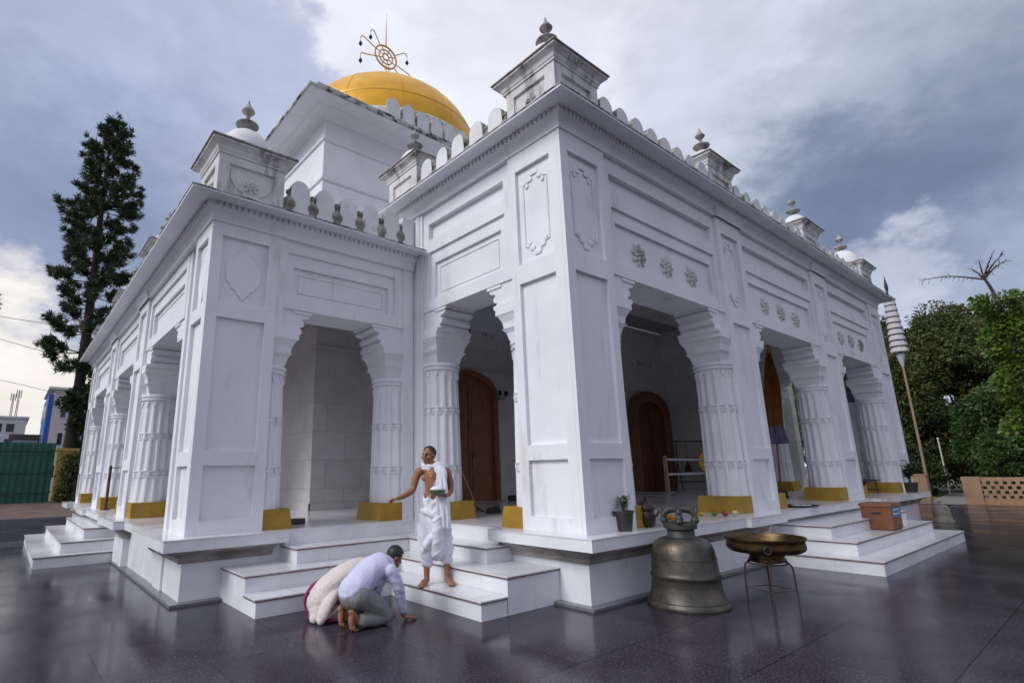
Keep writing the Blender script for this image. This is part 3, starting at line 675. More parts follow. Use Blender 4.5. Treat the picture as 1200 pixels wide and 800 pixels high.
for bx in ((PX_-.03,PX_-.001,4.35,4.80,.036,FL-.31),(PX_-.10,PX_-.001,7.05,8.0,.036,FL-.31)): q = MB(); q.box(*bx); q.build('plinth_pilaster', M['marble'], temple)
def steps(levels, nm='step_flight'):
    """levels: list of lists of (x0,x1,y0,y1,z0,z1,nosing sides)"""
    q = MB(); n = MB(); t = MB()
    for (x0,x1,y0,y1,z0,z1,sides) in levels:
        q.box(x0, x1, y0, y1, z0, z1-.03)
        e = .018; a0 = x0-(e if 'w' in sides else 0); a1 = x1+(e if 'e' in sides else 0); b0 = y0-(e if 's' in sides else 0); b1 = y1+(e if 'n' in sides else 0)
        n.box(a0+.003, a1-.003, b0+.003, b1-.003, z1-.0295, z1-.012)
        t.box(a0, a1, b0, b1, z1-.0115, z1)
    o = q.build(nm, M['marble'], temple); n.build('step_nosing', M['nosing'], o); t.build('step_tread', M['marblef'], o)
h = .195
steps([(-1.25,-.88,.44,2.55,0,h,'ws'),(-2.98,-1.25,2.17,2.55,0,h,'ws'),(-1.25,-.88,2.17,2.55,0,h-.001,'')][:2]+
      [(-.86,-.003,.44,2.9,0,2*h,'ws'),(-2.98,-.86,2.55,PY_-.003,0,2*h,'ws')]+
      [(-.47,-.003,1.20,PY_-.003,2*h+.001,3*h,'ws'),(-2.21,-.47,2.91,PY_-.003,2*h+.001,3*h,'ws')])
steps([(4.45,9.93,-1.60,-1.2,0,h,'wse'),(4.45,4.8,-1.199,-.003,0,h,'w'),(9.5,9.93,-1.199,-.003,0,h,'e'),(4.80,9.5,-1.22,-.003,h*.0,2*h,'wse'),(4.97,9.35,-.86,-.003,2*h+.001,3*h,'wse')])
steps([(-4.72,-4.34,8.05,13.1,0,h,'wsn'),(-4.339,PX_-.003,8.05,8.3,0,h,'s'),(-4.339,PX_-.003,12.8,13.1,0,h,'n'),(-4.34,PX_-.003,8.30,12.8,0,2*h,'wsn'),(-3.98,PX_-.003,8.62,12.45,2*h+.001,3*h,'wsn')])

# ------------------------------------------------------------------ objects on the court and the veranda
def blade(mb, base, tip, w, up=(0,0,1), mi=0, cup=.0):
    b, t = Vector(base), Vector(tip); d = t-b; s = d.cross(Vector(up)); 
    if s.length < 1e-5: s = Vector((1,0,0))
    s = s.normalized()*w; m1 = b+d*.35; m2 = b+d*.75; n = s.cross(d).normalized()*cup
    mb.add([b-s*.15, b+s*.15, m1+s+n, m1-s+n, m2+s*.7+n, m2-s*.7+n, t], [(0,1,2,3),(3,2,4,5),(5,4,6)], mi)
# the big bell
bell = empty('temple_bell', (.97, -.60, 0)); bell.scale = (.875,.875,.965); tag(bell, 'large weathered bronze bell standing mouth down on the dark paving', 'bell')
q = MB(); q.lathe([(.46,.0),(.50,.0),(.508,.018),(.50,.045),(.472,.085),(.448,.15),(.43,.22),(.421,.30),(.428,.315),(.437,.325),(.437,.345),(.425,.355),(.417,.37),(.412,.40),(.404,.50),(.393,.58),(.375,.65),(.345,.70),(.30,.735),(.24,.755),(.20,.765)], n=64)
for zz, rr in ((.245,.4265),(.53,.401),(.075,.478)): q.lathe([(rr-.01,zz-.008),(rr+.004,zz-.004),(rr+.004,zz+.004),(rr-.01,zz+.008)], n=64)
q.build('bell_body', M['bronze'], bell, smooth=45)
q = MB(); q.lathe([(.20,.755),(.175,.78),(.168,.84),(.18,.85),(.21,.86),(.212,.915),(.20,.925),(.02,.93)], n=40); q.build('bell_shoulder', M['patina'], bell, smooth=40)
q = MB()
for k in range(4):
    a = k*math.pi/2+.5; c, s = math.cos(a), math.sin(a)
    q.tube([(.17*c,.17*s,.92),(.20*c,.20*s,.97),(.19*c,.19*s,1.03),(.13*c,.13*s,1.075),(.05*c,.05*s,1.08),(0,0,1.06)], [.04,.036,.04,.045,.04,.04], 10)
    q.tube([(.19*c,.19*s,1.02),(.225*c,.225*s,1.06),(.21*c,.21*s,1.10)], [.03,.026,.008], 8)
    q.lathe([(.001,-.05),(.04,-.03),(.055,0),(.04,.03),(.001,.05)], (.19*c,.19*s,.95), 10)
q.build('bell_crown', M['patina'], bell, smooth=60)
# brass basin on its iron stand
stand = empty('iron_stand', (1.66, -1.23, 0)); stand.scale = (.93,.93,1.0); tag(stand, 'thin rusty iron leg stand carrying the wide brass basin', 'stand')
for k in range(4):
    a = R(25+90*k); c, s = math.cos(a), math.sin(a); q = MB()
    q.tube([(.27*c,.27*s,0),(.265*c,.265*s,.25),(.262*c,.262*s,.36),(.25*c,.25*s,.42),(.21*c,.21*s,.455),(.185*c,.185*s,.50)], .011, 8); q.build('leg', M['iron'], stand, smooth=50)
q = MB(); q.tube([(.265*math.cos(R(25+90*k)), .265*math.sin(R(25+90*k)), .17) for k in range(4)], .008, 6, closed=True); q.build('brace', M['iron'], stand, smooth=50)
q = MB(); q.tube([(.215*math.cos(2*math.pi*k/28), .215*math.sin(2*math.pi*k/28), .445) for k in range(28)], .009, 6, closed=True); q.build('top_ring', M['iron'], stand, smooth=50)
basin = empty('brass_basin', (1.66, -1.23, .459)); basin.scale = (.93,.93,1.0); tag(basin, 'wide tarnished brass basin with ribbed sides on a thin iron stand', 'basin')
q = MB(); q.lathe([(.185,.0),(.195,.01),(.192,.06),(.20,.085),(.30,.10),(.39,.115),(.425,.135),(.44,.16),(.44,.175),(.434,.18),(.438,.19),(.432,.197),(.436,.207),(.428,.214),(.43,.232),(.44,.24),(.452,.262),(.450,.272),(.438,.27),(.425,.25),(.40,.15),(.30,.125),(.02,.12)], n=72); q.build('bowl', M['brass'], basin, smooth=45)
q = MB(); a = R(205); c0 = Vector((.447*math.cos(a), .447*math.sin(a), .165)); t = Vector((-math.sin(a), math.cos(a), 0))
q.tube([c0+t*.035*math.cos(x)+Vector((0,0,.035*math.sin(x))) for x in [2*math.pi*k/18 for k in range(18)]], .008, 6, closed=True); q.lathe([(.001,-.01),(.02,0),(.001,.01)], tuple(c0+Vector((0,0,.036))), 8); q.build('ring_handle', M['patina'], basin, smooth=60)
# second bell by the far corner
M['oldbell'] = mat('weathered_grey_bell', (.26,.24,.20), .6, (.14,.125,.10), 6, .9, bump=.3, metal=.2)
b2 = empty('small_bell', (14.62, -.46, 0)); b2.scale = (.86,.86,.86); tag(b2, 'small weathered grey bell standing on the paving beyond the far steps', 'bell')
q = MB(); q.lathe([(.26,0),(.29,0),(.29,.02),(.26,.06),(.235,.14),(.225,.25),(.228,.26),(.22,.28),(.212,.38),(.19,.46),(.14,.50),(.10,.51),(.10,.54),(.06,.56),(.01,.565)], n=40); q.build('bell_body', M['oldbell'], b2, smooth=45)
q = MB(); q.tube([(-.06,0,.55),(-.06,0,.60),(0,0,.63),(.06,0,.60),(.06,0,.55)], .018, 8); q.build('bell_crown', M['oldbell'], b2, smooth=60)
# potted plants
M['pot'] = mat('dark_plastic_pot', (.035,.032,.032), .5, (.06,.055,.05), 5, .7)
M['soil'] = mat('potting_soil', (.03,.02,.015), .95)
def potted(loc, r, h, label, leafm, n, ln, flowers=False):
    o = empty('potted_plant', loc); tag(o, label, 'potted plant')
    q = MB(); q.lathe([(r*.72,0),(r*.74,.01),(r*.97,h*.9),(r*1.05,h*.91),(r*1.05,h),(r*.92,h),(r*.90,h*.9),(.01,h*.89)], n=28); q.build('pot', M['pot'], o, smooth=40)
    q = MB(); q.lathe([(.005,0),(r*.86,0),(r*.6,.012),(.005,.014)], (0,0,h*.905), 16); q.build('soil', M['soil'], o)
    st = MB(); lf = MB(); fl = MB()
    for k in range(n):
        a = random.uniform(0, 2*math.pi); rr = random.uniform(.0, r*.5); hh = random.uniform(.5, 1)*ln; top = Vector((rr*math.cos(a)*1.8, rr*math.sin(a)*1.8, h+hh))
        st.tube([(rr*.4*math.cos(a), rr*.4*math.sin(a), h*.9), (rr*math.cos(a), rr*math.sin(a), h+hh*.5), top], [.006,.005,.003], 5)
        for j in range(9):
            t = .35+.65*j/8; p = Vector((rr*math.cos(a)*(.4+1.4*t), rr*math.sin(a)*(.4+1.4*t), h*.9+(hh+h*.1)*t)); b = random.uniform(0, 6.28)
            e = p+Vector((math.cos(b), math.sin(b), random.uniform(-.1,.7)))*ln*.38; blade(lf, p, e, ln*.085, cup=ln*.02)
        if flowers:
            for j in range(3):
                p = top+Vector((random.uniform(-.06,.06), random.uniform(-.06,.06), random.uniform(-.05,.08)))
                for m in range(5): b = m*1.257; blade(fl, p, p+Vector((math.cos(b)*.035, math.sin(b)*.035, .01)), .016)
    st.build('stem', M['leafm'], o); lf.build('foliage', leafm, o, fixn=False)
    if flowers: fl.build('flowers', M['cloth'], o, fixn=False)
    return o
M['cloth'] = mat('white_cotton', (.78,.78,.84), .85, (.70,.70,.78), 3, .6, bump=.15, bscale=60)
potted((.70, -.02, FL), .13, .235, 'black pot with a bright green leafy plant beside the corner pier', M['leafb'], 6, .20)
potted((13.75, -.10, FL), .17, .26, 'dark pot with a white flowering plant at the far end of the ledge', M['leafm'], 9, .55, True)
# jar and small offerings on the ledge
M['jar'] = mat('dark_copper', (.065,.04,.032), .38, (.03,.02,.018), 4, .8, metal=.5)
j = empty('lidded_jar', (1.31, .04, FL)); tag(j, 'dark copper lidded water jar standing beside the potted plant', 'jar')
q = MB(); q.lathe([(.07,0),(.085,.01),(.10,.04),(.11,.10),(.108,.15),(.09,.19),(.095,.2),(.095,.215),(.06,.22)], n=28); q.build('jar_body', M['jar'], j, smooth=45)
q = MB(); q.lathe([(.115,.216),(.118,.23),(.10,.27),(.07,.31),(.035,.33),(.02,.34),(.026,.355),(.01,.37)], n=28); q.build('lid', M['jar'], j, smooth=45)
q = MB(); q.tube([(.0,-.10,.13),(.0,-.15,.15),(.0,-.18,.20)], [.018,.014,.011], 8); q.build('spout', M['jar'], j, smooth=60)
bs = MB(); 
for k in range(4): bs.box(-.10+random.uniform(-.01,.01), .10, -.07, .07, .032*k+.001, .032*k+.031)
t = bs.build('stacked_books', [mat('book_covers', (.45,.40,.36), .8, (.25,.12,.10), 8, .9)], loc=(1.30, .46, FL), rot=(0,0,.4)); tag(t, 'small stack of pale boards behind the dark jar', 'boards')
def lump(mb, c, r, n=10, sz=.8): mb.lathe([(.001,-r*sz),(r*.6,-r*.8*sz),(r,-.1*r*sz),(r*.9,.45*r*sz),(r*.5,.85*r*sz),(.001,r*sz)], c, n)
cols = dict(orange=(.62,.22,.02), yellow=(.70,.48,.06), green=(.10,.22,.04), red=(.35,.04,.03), cream=(.62,.55,.42))
def offering(nm, label, cat, loc, col, r, n, grp='fruit and flower offerings on the ledge'):
    q = MB(); rng = random.Random(hash(label) % 1000 if False else len(label)*7+n)
    o = empty(nm, loc); tag(o, label, cat, grp)
    for k in range(n):
        a = rng.uniform(0, 6.28); d = rng.uniform(.3, 1)*r*1.5 if n > 1 else 0
        q = MB(); lump(q, (d*math.cos(a), d*math.sin(a), r*.78), r*rng.uniform(.8,1.05)); q.build(nm.split('_')[-1]+'_piece' if n > 1 else 'fruit_skin', col, o, smooth=60)
    if n == 1:
        q = MB(); q.tube([(0,0,r*1.5),(r*.1,0,r*1.9)], [r*.09,r*.05], 5); q.build('stalk', M['trunk'], o)
mo = {k: mat(k+'_offering', v, .55, tuple(x*.6 for x in v), 20, .7) for k, v in cols.items()}
offering('green_fruit', 'green fruit on the ledge, left of the reddish one', 'fruit', (3.36, .16, FL), mo['green'], .055, 1)
offering('red_fruit', 'reddish fruit on the ledge beside the green one', 'fruit', (3.47, .05, FL), mo['red'], .05, 1)
offering('pale_fruit', 'pale peach coloured fruit nearest the yellow column base', 'fruit', (3.62, -.03, FL), mo['cream'], .06, 1)
offering('marigold_flowers', 'little heap of orange marigolds on the ledge behind the bell', 'flowers', (2.35, .32, FL), mo['orange'], .045, 6)
offering('yellow_flowers', 'little heap of yellow flowers behind the green fruit', 'flowers', (3.35, .42, FL), mo['yellow'], .035, 5)
tr = empty('serving_tray', (6.35, .0, FL)); tag(tr, 'flat dark tray with pale bands lying at the top of the steps', 'tray')
q = MB(); q.lathe([(.24,0),(.28,.01),(.31,.03),(.30,.033),(.26,.018),(.01,.015)], n=32); q.build('dish', M['rail'], tr, smooth=50)
q = MB()
for k in (-1, 0, 1): q.box(-.17+abs(k)*.03, .17-abs(k)*.03, k*.1-.022, k*.1+.022, .019, .033)
q.build('folded_cloth', M['cloth'], tr)
# donation box on the second step
M['box'] = mat('terracotta_paint', (.24,.085,.036), .6, (.15,.05,.024), 3, .8, bump=.15, dirt=(.12,.07,.05), dscale=6, dlo=.6, dhi=.8, dstretch=(1,1,1))
M['blue'] = mat('blue_sign_paint', (.05,.18,.36), .5, (.08,.26,.42), 9, .6)
dbx = empty('donation_box', (6.92, -1.20, 2*h+.001)); tag(dbx, 'terracotta coloured wooden box with a blue plate on the marble steps', 'box')
q = MB(); q.box(0, .60, 0, .44, .02, .40); q.box(.02,.10,.02,.42,0,.02); q.box(.50,.58,.02,.42,0,.02); q.build('chest', M['box'], dbx)
q = MB(); q.box(-.025, .625, -.025, .465, .401, .455, tx=.012, ty=.012); q.build('lid', M['box'], dbx)
q = MB(); q.box(.06, .54, -.008, -.001, .22, .385); q.build('plate', M['blue'], dbx)
q = MB()
for r_ in range(2):
    x = .10
    while x < .48: w = random.uniform(.02,.05); q.box(x, x+w, -.011, -.0085, .335-.07*r_, .355-.07*r_); x += w+.02
q.build('faded_lettering', M['cloth'], dbx)
q = MB(); q.box(-.010, -.001, .15, .28, .27, .30); q.build('hasp', M['black'], dbx)
# closed ceremonial umbrella
M['orange'] = mat('orange_silk', (.30,.11,.018), .7, (.16,.05,.012), 14, .9, stretch=(3,3,.6))
M['purple'] = mat('mauve_frill', (.24,.20,.36), .8, (.16,.13,.26), 12, .8)
um = empty('ceremonial_umbrella', (9.6, 1.55, FL)); tag(um, 'closed orange ceremonial umbrella with a mauve frill standing on its pole', 'umbrella')
lean = Matrix.Rotation(R(3.5), 4, Vector((.78,-.62,0)).cross(Vector((0,0,1)))*-1)
q = MB(lean); q.tube([(0,0,0),(0,0,1.9),(0,0,3.75)], [.022,.022,.012], 8); q.build('pole', M['wood2'], um, smooth=50)
def pleat(zr, n=14, amp=.16, seg=84):
    mb = MB(lean); vs = []
    for z, r in zr:
        for k in range(seg): a = 2*math.pi*k/seg; rr = r*(1+amp*math.sin(n*a)+.06*math.sin(3*a+z*4)); vs.append((rr*math.cos(a), rr*math.sin(a), z))
    k = len(zr); mb.add(vs, [(i*seg+j, i*seg+(j+1)%seg, (i+1)*seg+(j+1)%seg, (i+1)*seg+j) for i in range(k-1) for j in range(seg)]+[tuple(range(seg-1,-1,-1)), tuple((k-1)*seg+j for j in range(seg))]); return mb
pleat([(1.62,.15),(1.8,.165),(2.2,.175),(2.6,.165),(3.0,.135),(3.4,.085),(3.62,.04)]).build('closed_canopy', M['orange'], um, smooth=60)
pleat([(1.30,.23),(1.40,.215),(1.5,.19),(1.62,.172),(1.70,.16)], 11, .2).build('frill', M['purple'], um, smooth=60)
q = MB(lean); q.lathe([(.06,3.6),(.07,3.66),(.03,3.72),(.05,3.78),(.01,3.88)], n=12); q.build('tip', M['gilt'], um, smooth=50)
q = MB(); q.lathe([(.16,0),(.16,.04),(.05,.06),(.04,.12),(.02,.12)], n=18); q.build('foot', M['patina'], um, smooth=40)
# gong on a stand, hand bell, barrier, broom, rolled mat
gs = empty('gong_stand', (12.95, 5.35, FL)); gs.rotation_euler.z = R(-25); tag(gs, 'black iron stand with a hanging gong right of the arched door', 'gong stand')
for s_ in (-1, 1):
    q = MB(); q.tube([(s_*.75,-.22,0),(s_*.72,0,.9),(s_*.70,0,1.62)], .02, 6); q.tube([(s_*.75,.22,0),(s_*.72,0,.9)], .02, 6); q.build('leg', M['black'], gs)
q = MB(); q.tube([(-.80,0,1.62),(.80,0,1.62)], .02, 6); q.build('crossbar', M['black'], gs)
q = MB(); q.tube([(-.73,0,.28),(.73,0,.28)], .022, 6); q.build('lower_bar', M['black'], gs)
gg = empty('gong', (12.95+.42, 5.35-.196, FL+.92)); gg.rotation_euler.z = R(-25); gg.scale = (.85,.85,.85); tag(gg, 'round brass gong hanging from the black stand', 'gong')
q = MB(); Q = Matrix.Rotation(R(90),4,'X'); q.lathe([(.40,-.05),(.43,-.045),(.43,.01),(.40,.02),(.12,.03),(.10,.06),(.02,.065)], n=40, M=Q); q.build('disc', M['gilt'], gg, smooth=40)
q = MB(); q.tube([(-.15,0,.39),(-.13,0,.70)], .006, 5); q.tube([(.15,0,.39),(.13,0,.70)], .006, 5); q.build('cord', M['black'], gg)
hb = empty('hand_bell', (12.95-.25, 5.35+.16, FL+.62)); tag(hb, 'small dark bell hanging left of the gong', 'bell')
q = MB(); q.lathe([(.13,0),(.14,.01),(.11,.08),(.095,.17),(.06,.23),(.03,.25),(.02,.3)], n=20); q.build('bell_body', M['brass'], hb, smooth=50)
q = MB(); q.tube([(0,0,.29),(0,0,1.0)], .008, 5); q.build('cord', M['black'], hb)
M['cream'] = mat('cream_painted_timber', (.42,.33,.22), .7, (.30,.22,.14), 4, .7)
br = empty('barrier', (10.75, 5.2, FL)); tag(br, 'cream painted barrier post and rail before the arched door', 'barrier')
q = MB(); q.box(-.05,.05,-.05,.05,.02,1.12,tx=.005,ty=.005); q.box(-.13,.13,-.13,.13,0,.035); q.build('post', M['cream'], br)
q = MB(); q.box(2.95,3.05,-.05,.05,.02,1.12,tx=.005,ty=.005); q.build('end_post', M['cream'], br)
for z_ in (1.0, .55): 
    q = MB(); q.box(.051,2.949,-.02,.02,z_-.03,z_+.03); q.build('rail', M['cloth'], br)
q = MB(); q.box(-.55,.55,-.3,.3,0,.02); tag(q.build('doormat', mat('dark_mat',(.04,.02,.018),.95,bump=.4), loc=(11.9,6.15,FL), rot=(0,0,.05)), 'dark doormat lying in front of the arched door', 'doormat')
bm_ = empty('broom', (1.50, 3.62, FL)); tag(bm_, 'long handled broom leaning on the column beside the brown door', 'broom')
q = MB(); q.tube([(.0,.0,.12),(-.40,-.16,.62),(-.72,-.30,1.02)], .012, 6); q.build('handle', M['cream'], bm_)
q = MB()
for k in range(26): a = random.uniform(-.5,.5); q.tube([(.0,.0,.14),(.06+.02*math.cos(a*5),a*.10,.07),(.12,a*.26,.012)], [.006,.006,.003], 4)
q.build('bristles', mat('broom_straw',(.10,.075,.04),.9), bm_)
q = MB(); pts = [(.16*(1-.1*(k//20))*math.cos(k*.314), .10*(1-.1*(k//20))*math.sin(k*.314), .02+.028*(k//20)) for k in range(64)]
q.tube(pts, .016, 6); tag(q.build('hose_coil', mat('dark_hose',(.03,.03,.03),.6), loc=(1.62,3.30,FL)), 'coil of dark hose on the floor beside the broom', 'hose')
q = MB(); q.tube([(-.17,0,.045),(.17,0,.045)], .045, 14); q.tube([(-.165,0,.045),(.165,0,.045)], .02, 8); tag(q.build('rolled_mat', mat('dark_mat_roll',(.07,.05,.045),.9,bump=.4), loc=(-1.82,4.0,FL), rot=(0,0,-.3), smooth=50), 'dark rolled mat lying on the porch floor by the yellow base', 'mat')
q = MB(); q.lathe([(.09,0),(.12,.02),(.12,.10),(.08,.13),(.01,.135)], n=18); tag(q.build('floor_lamp_bowl', M['jar'], loc=(4.9,6.1,FL), smooth=40), 'small dark bowl on the floor beyond the brown door', 'bowl')
rk = empty('iron_rack', (13.15, .62, FL)); tag(rk, 'low dark iron rack on the floor of the far bay', 'rack')
for x_ in (-.32,.32):
    for y_ in (-.2,.2): q = MB(); q.tube([(x_,y_,0),(x_,y_,.36)], .015, 6); q.build('leg', M['rail'], rk)
for z_ in (.10,.34):
    q = MB(); q.tube([(-.32,-.2,z_),(.32,-.2,z_),(.32,.2,z_),(-.32,.2,z_)], .013, 6, closed=True)
    for k in range(5): q.tube([(-.26+.13*k,-.2,z_),(-.26+.13*k,.2,z_)], .009, 5)
    q.build('shelf', M['rail'], rk)
q = MB(); q.box(-.5,.5,-.3,.3,0,.07); q.box(-.5,.5,-.3,.3,.072,.13,tx=.04,ty=.04); tag(q.build('low_seat', mat('dark_timber',(.05,.03,.025),.7), loc=(10.3,2.1,FL), rot=(0,0,.1)), 'low dark seat on the floor behind the umbrella pole', 'seat')
rb = empty('rail_barrier', (-3.36, 11.15, FL)); tag(rb, 'thin dark metal post with a rail on the west veranda edge', 'barrier')
q = MB(); q.tube([(0,0,.01),(0,0,1.0)], .03, 8); q.lathe([(.10,0),(.10,.015),(.03,.03)], n=16); q.build('post', M['iron'], rb)
q = MB(); q.tube([(.02,0,.95),(.5,-.9,.95)], .012, 6); q.build('rail', M['iron'], rb)
pf = empty('picture_frame', (13.87, 4.15, 3.25)); tag(pf, 'small dark framed picture high on the inner wall', 'picture')
q = MB(); q.box(-.02,.02,-.28,.28,-.36,.36); q.build('frame', M['black'], pf); q = MB(); q.box(-.026,-.0205,-.22,.22,-.30,.30); q.build('print', mat('faded_print',(.20,.22,.26),.4,(.10,.10,.14),5,.8), pf)
wl = empty('wall_lamp', (4.95, 6.66, 3.42)); tag(wl, 'small dark wall lamp beside the brown door', 'lamp')
q = MB(); q.lathe([(.10,-.03),(.10,.0),(.02,.02)], n=14, M=Matrix.Rotation(R(90),4,'X')); q.build('wall_plate', M['black'], wl)
q = MB(); q.tube([(0,-.02,0),(0,-.14,.03),(.0,-.2,.10)], .014, 6); q.tube([(0,-.06,0),(.22,-.14,.03),(.24,-.18,.10)], .014, 6); q.build('arm', M['black'], wl)
for x_ in (0,.24): q = MB(); q.lathe([(.03,.0),(.06,.04),(.055,.12),(.02,.14)], (x_,-.19,.09), 12); q.build('shade', M['black'], wl, smooth=50)
q = MB(); q.tube([(1.2,6.60,4.86),(6,6.5,4.62),(12,6.6,4.75),(13.4,6.62,4.8)], .012, 5)

# ------------------------------------------------------------------ people
from mathutils import noise as mnoise
def catmull(pts, rad, sub=5):
    P = [Vector(p) for p in pts]; rad = list(rad); out = []; ro = []
    for i in range(len(P)-1):
        p0, p1, p2, p3 = P[max(i-1,0)], P[i], P[i+1], P[min(i+2,len(P)-1)]
        for k in range(sub):
            t = k/sub; out.append(.5*((2*p1)+(p2-p0)*t+(2*p0-5*p1+4*p2-p3)*t*t+(3*p1-p0-3*p2+p3)*t**3)); ro.append(rad[i]+(rad[i+1]-rad[i])*(t*t*(3-2*t)))
    return out+[P[-1]], ro+[rad[-1]]
def limb(mb, pts, rad, n=14, flat=1.0, caps=True):
    p, r = catmull(pts, rad); mb.tube(p, r, n, flat=flat)
    if caps:
        for q, rr in ((p[0], r[0]), (p[-1], r[-1])): ball(mb, q, rr*.98)
def ball(mb, c, r, s=(1,1,1), M=None, n=14):
    k = 9; prof = [(max(.0005, r*math.sin(math.pi*i/k)), -r*math.cos(math.pi*i/k)) for i in range(k+1)]
    m = Matrix.Translation(Vector(c)) @ Matrix.Diagonal((s[0], s[1], s[2], 1)); mb.lathe(prof, (0,0,0), n, M=m if M is None else M @ m)
def organic(mb, name, mats, parent, voxel=.009, smooth=4, fac=.5, disp=None, after=0):
    me = mb.mesh('tmp_'+name, mats); o = bpy.data.objects.new('tmp_'+name, me); COL.objects.link(o)
    r = o.modifiers.new('r', 'REMESH'); r.mode = 'VOXEL'; r.voxel_size = voxel
    s = o.modifiers.new('s', 'SMOOTH'); s.iterations = smooth; s.factor = fac
    dg = bpy.context.evaluated_depsgraph_get(); dg.update()
    m2 = bpy.data.meshes.new_from_object(o.evaluated_get(dg)); bpy.data.objects.remove(o)
    m2.name = name
    if disp:
        co = np.empty(len(m2.vertices)*3, np.float32); m2.vertices.foreach_get('co', co); co = co.reshape(-1,3)
        nr = np.array([v.normal[:] for v in m2.vertices], np.float32)
        d = np.array([disp(c) for c in co], np.float32); co += nr*d[:,None]; m2.vertices.foreach_set('co', co.ravel())
    m2.polygons.foreach_set('use_smooth', [True]*len(m2.polygons)); m2.update()
    m2.materials.clear(); m2.materials.append(mats)
    return link(name, m2, parent)
def hand(mb, wrist, d, nrm, thumb, L=.17, curl=.5, spread=.14):
    """palm + four unequal bent fingers + thumb. d: direction of the hand, nrm: palm side, thumb: side of the thumb"""
    w = Vector(wrist); d = Vector(d).normalized(); nrm = Vector(nrm); nrm = (nrm-d*nrm.dot(d)).normalized(); t = Vector(thumb); t = (t-d*t.dot(d)-nrm*t.dot(nrm)).normalized()
    pl = L*.52
    for k in range(4):
        o = (1.5-k)*.021; b = w+d*.01+t*o*.6; m = w+d*pl+t*o; limb(mb, [b, m], [.017,.0135], 8)
        ln = L*(.42,.48,.44,.34)[k]; sd = (d+t*spread*(1.5-k)*.35).normalized(); a = curl
        p1 = m+(sd*math.cos(a*.4)+nrm*math.sin(a*.4))*ln*.42; p2 = p1+(sd*math.cos(a*1.1)+nrm*math.sin(a*1.1))*ln*.33; p3 = p2+(sd*math.cos(a*1.7)+nrm*math.sin(a*1.7))*ln*.25
        limb(mb, [m, p1, p2, p3], [.0115,.0105,.0095,.008], 8)
    b = w+d*pl*.25+t*.022; p1 = b+(t*.75+d*.6+nrm*.25).normalized()*.042; p2 = p1+(t*.35+d*.85+nrm*.35).normalized()*.032; p3 = p2+(d*.9+nrm*.45).normalized()*.024
    limb(mb, [w+d*.02, b, p1, p2, p3], [.016,.016,.0125,.0115,.009], 8)
def head(mb, c, R3, s=1.0):
    """skull, jaw, nose, ears in a frame whose -y looks forward"""
    F = Matrix.Translation(Vector(c)) @ R3 @ Matrix.Scale(s, 4)
    ball(mb, (0,.012,.035), .098, (.80,.98,.92), F, 18); ball(mb, (0,-.022,-.045), .068, (.86,.98,1.1), F, 16); ball(mb, (0,-.055,-.092), .03, (1.05,.9,.8), F)
    ball(mb, (0,-.074,.028), .05, (1.1,.5,.42), F)                               # brow
    ball(mb, (0,-.098,-.012), .020, (.72,1.0,1.5), F); ball(mb, (0,-.108,-.026), .0165, (1.15,.95,.8), F)
    for k in (-1,1):
        ball(mb, (k*.046,-.066,-.016), .026, (1,.8,1), F); ball(mb, (k*.080,.012,-.005), .027, (.35,.72,1.15), F); ball(mb, (k*.031,-.072,.012), .016, (1.1,.5,.7), F)
    ball(mb, (0,-.088,-.055), .019, (1.25,.7,.42), F); ball(mb, (0,-.085,-.066), .018, (1.1,.7,.45), F)
    return F
def face_parts(F, body, skin_dark, hairm, brow=True):
    e = MB()
    for k in (-1,1): ball(e, (k*.031,-.0795,.010), .0105, (1.15,.6,.62), F)
    e.build('eyes', M['eye'], body, smooth=60)
    b = MB()
    for k in (-1,1): b.tube([F @ Vector((k*.014,-.0985,.029)), F @ Vector((k*.034,-.094,.035)), F @ Vector((k*.052,-.078,.028))], [.004,.005,.003], 6)
    b.build('eyebrows', hairm, body, smooth=60)
    l = MB(); l.tube([F @ Vector((x,-.1015+abs(x)*.25,-.060)) for x in (-.024,-.012,0,.012,.024)], [.002,.004,.0045,.004,.002], 6); l.build('lips', skin_dark, body, smooth=60)
M['skin'] = mat('brown_skin', (.30,.140,.075), .55, (.24,.105,.054), 9, .6, spec=.4)
M['skin2'] = mat('dark_lips', (.15,.06,.045), .5)
M['hair'] = mat('black_hair', (.012,.010,.010), .45, bump=.4, bscale=120)
M['eye'] = mat('dark_eye', (.02,.015,.012), .2)
M['dhoti'] = mat('white_dhoti', (.72,.72,.80), .85, (.64,.64,.73), 5, .6, bump=.2, bscale=90)
M['shirt'] = mat('pale_lavender_shirt', (.56,.57,.76), .8, (.50,.50,.70), 6, .5, bump=.15, bscale=90)
M['trousers'] = mat('grey_trousers', (.22,.22,.22), .85, (.17,.17,.17), 6, .6, bump=.2, bscale=110)
M['lace'] = mat('cream_lace_shawl', (.72,.66,.63), .9, (.58,.49,.49), 60, .8, bump=.6, bscale=110, dirt=(.52,.34,.35), dscale=45, dlo=.60, dhi=.70, dstretch=(1,1,1))
M['palegreen'] = mat('pale_green_cloth', (.46,.46,.36), .85, (.38,.39,.29), 7, .6, bump=.2)
M['magenta'] = mat('magenta_cloth', (.28,.012,.12), .7, (.20,.01,.08), 7, .6)
M['leafcup'] = mat('leaf_cup', (.09,.15,.08), .6, (.16,.22,.13), 14, .7)
def fold(fr, amp, axis, warp=.35, ridge=2.0):
    a = Vector(axis)
    def f(c):
        v = Vector(c); s = v.dot(a)*fr + warp*6.28*mnoise.noise(v*3.1) + 1.2*mnoise.noise(v*9)
        w = (.5+.5*math.sin(s))**ridge
        return amp*(w-.35)*(.45+.55*max(0, min(1, .5+1.3*mnoise.noise(v*2.3+Vector((7,3,1))))))
    return f
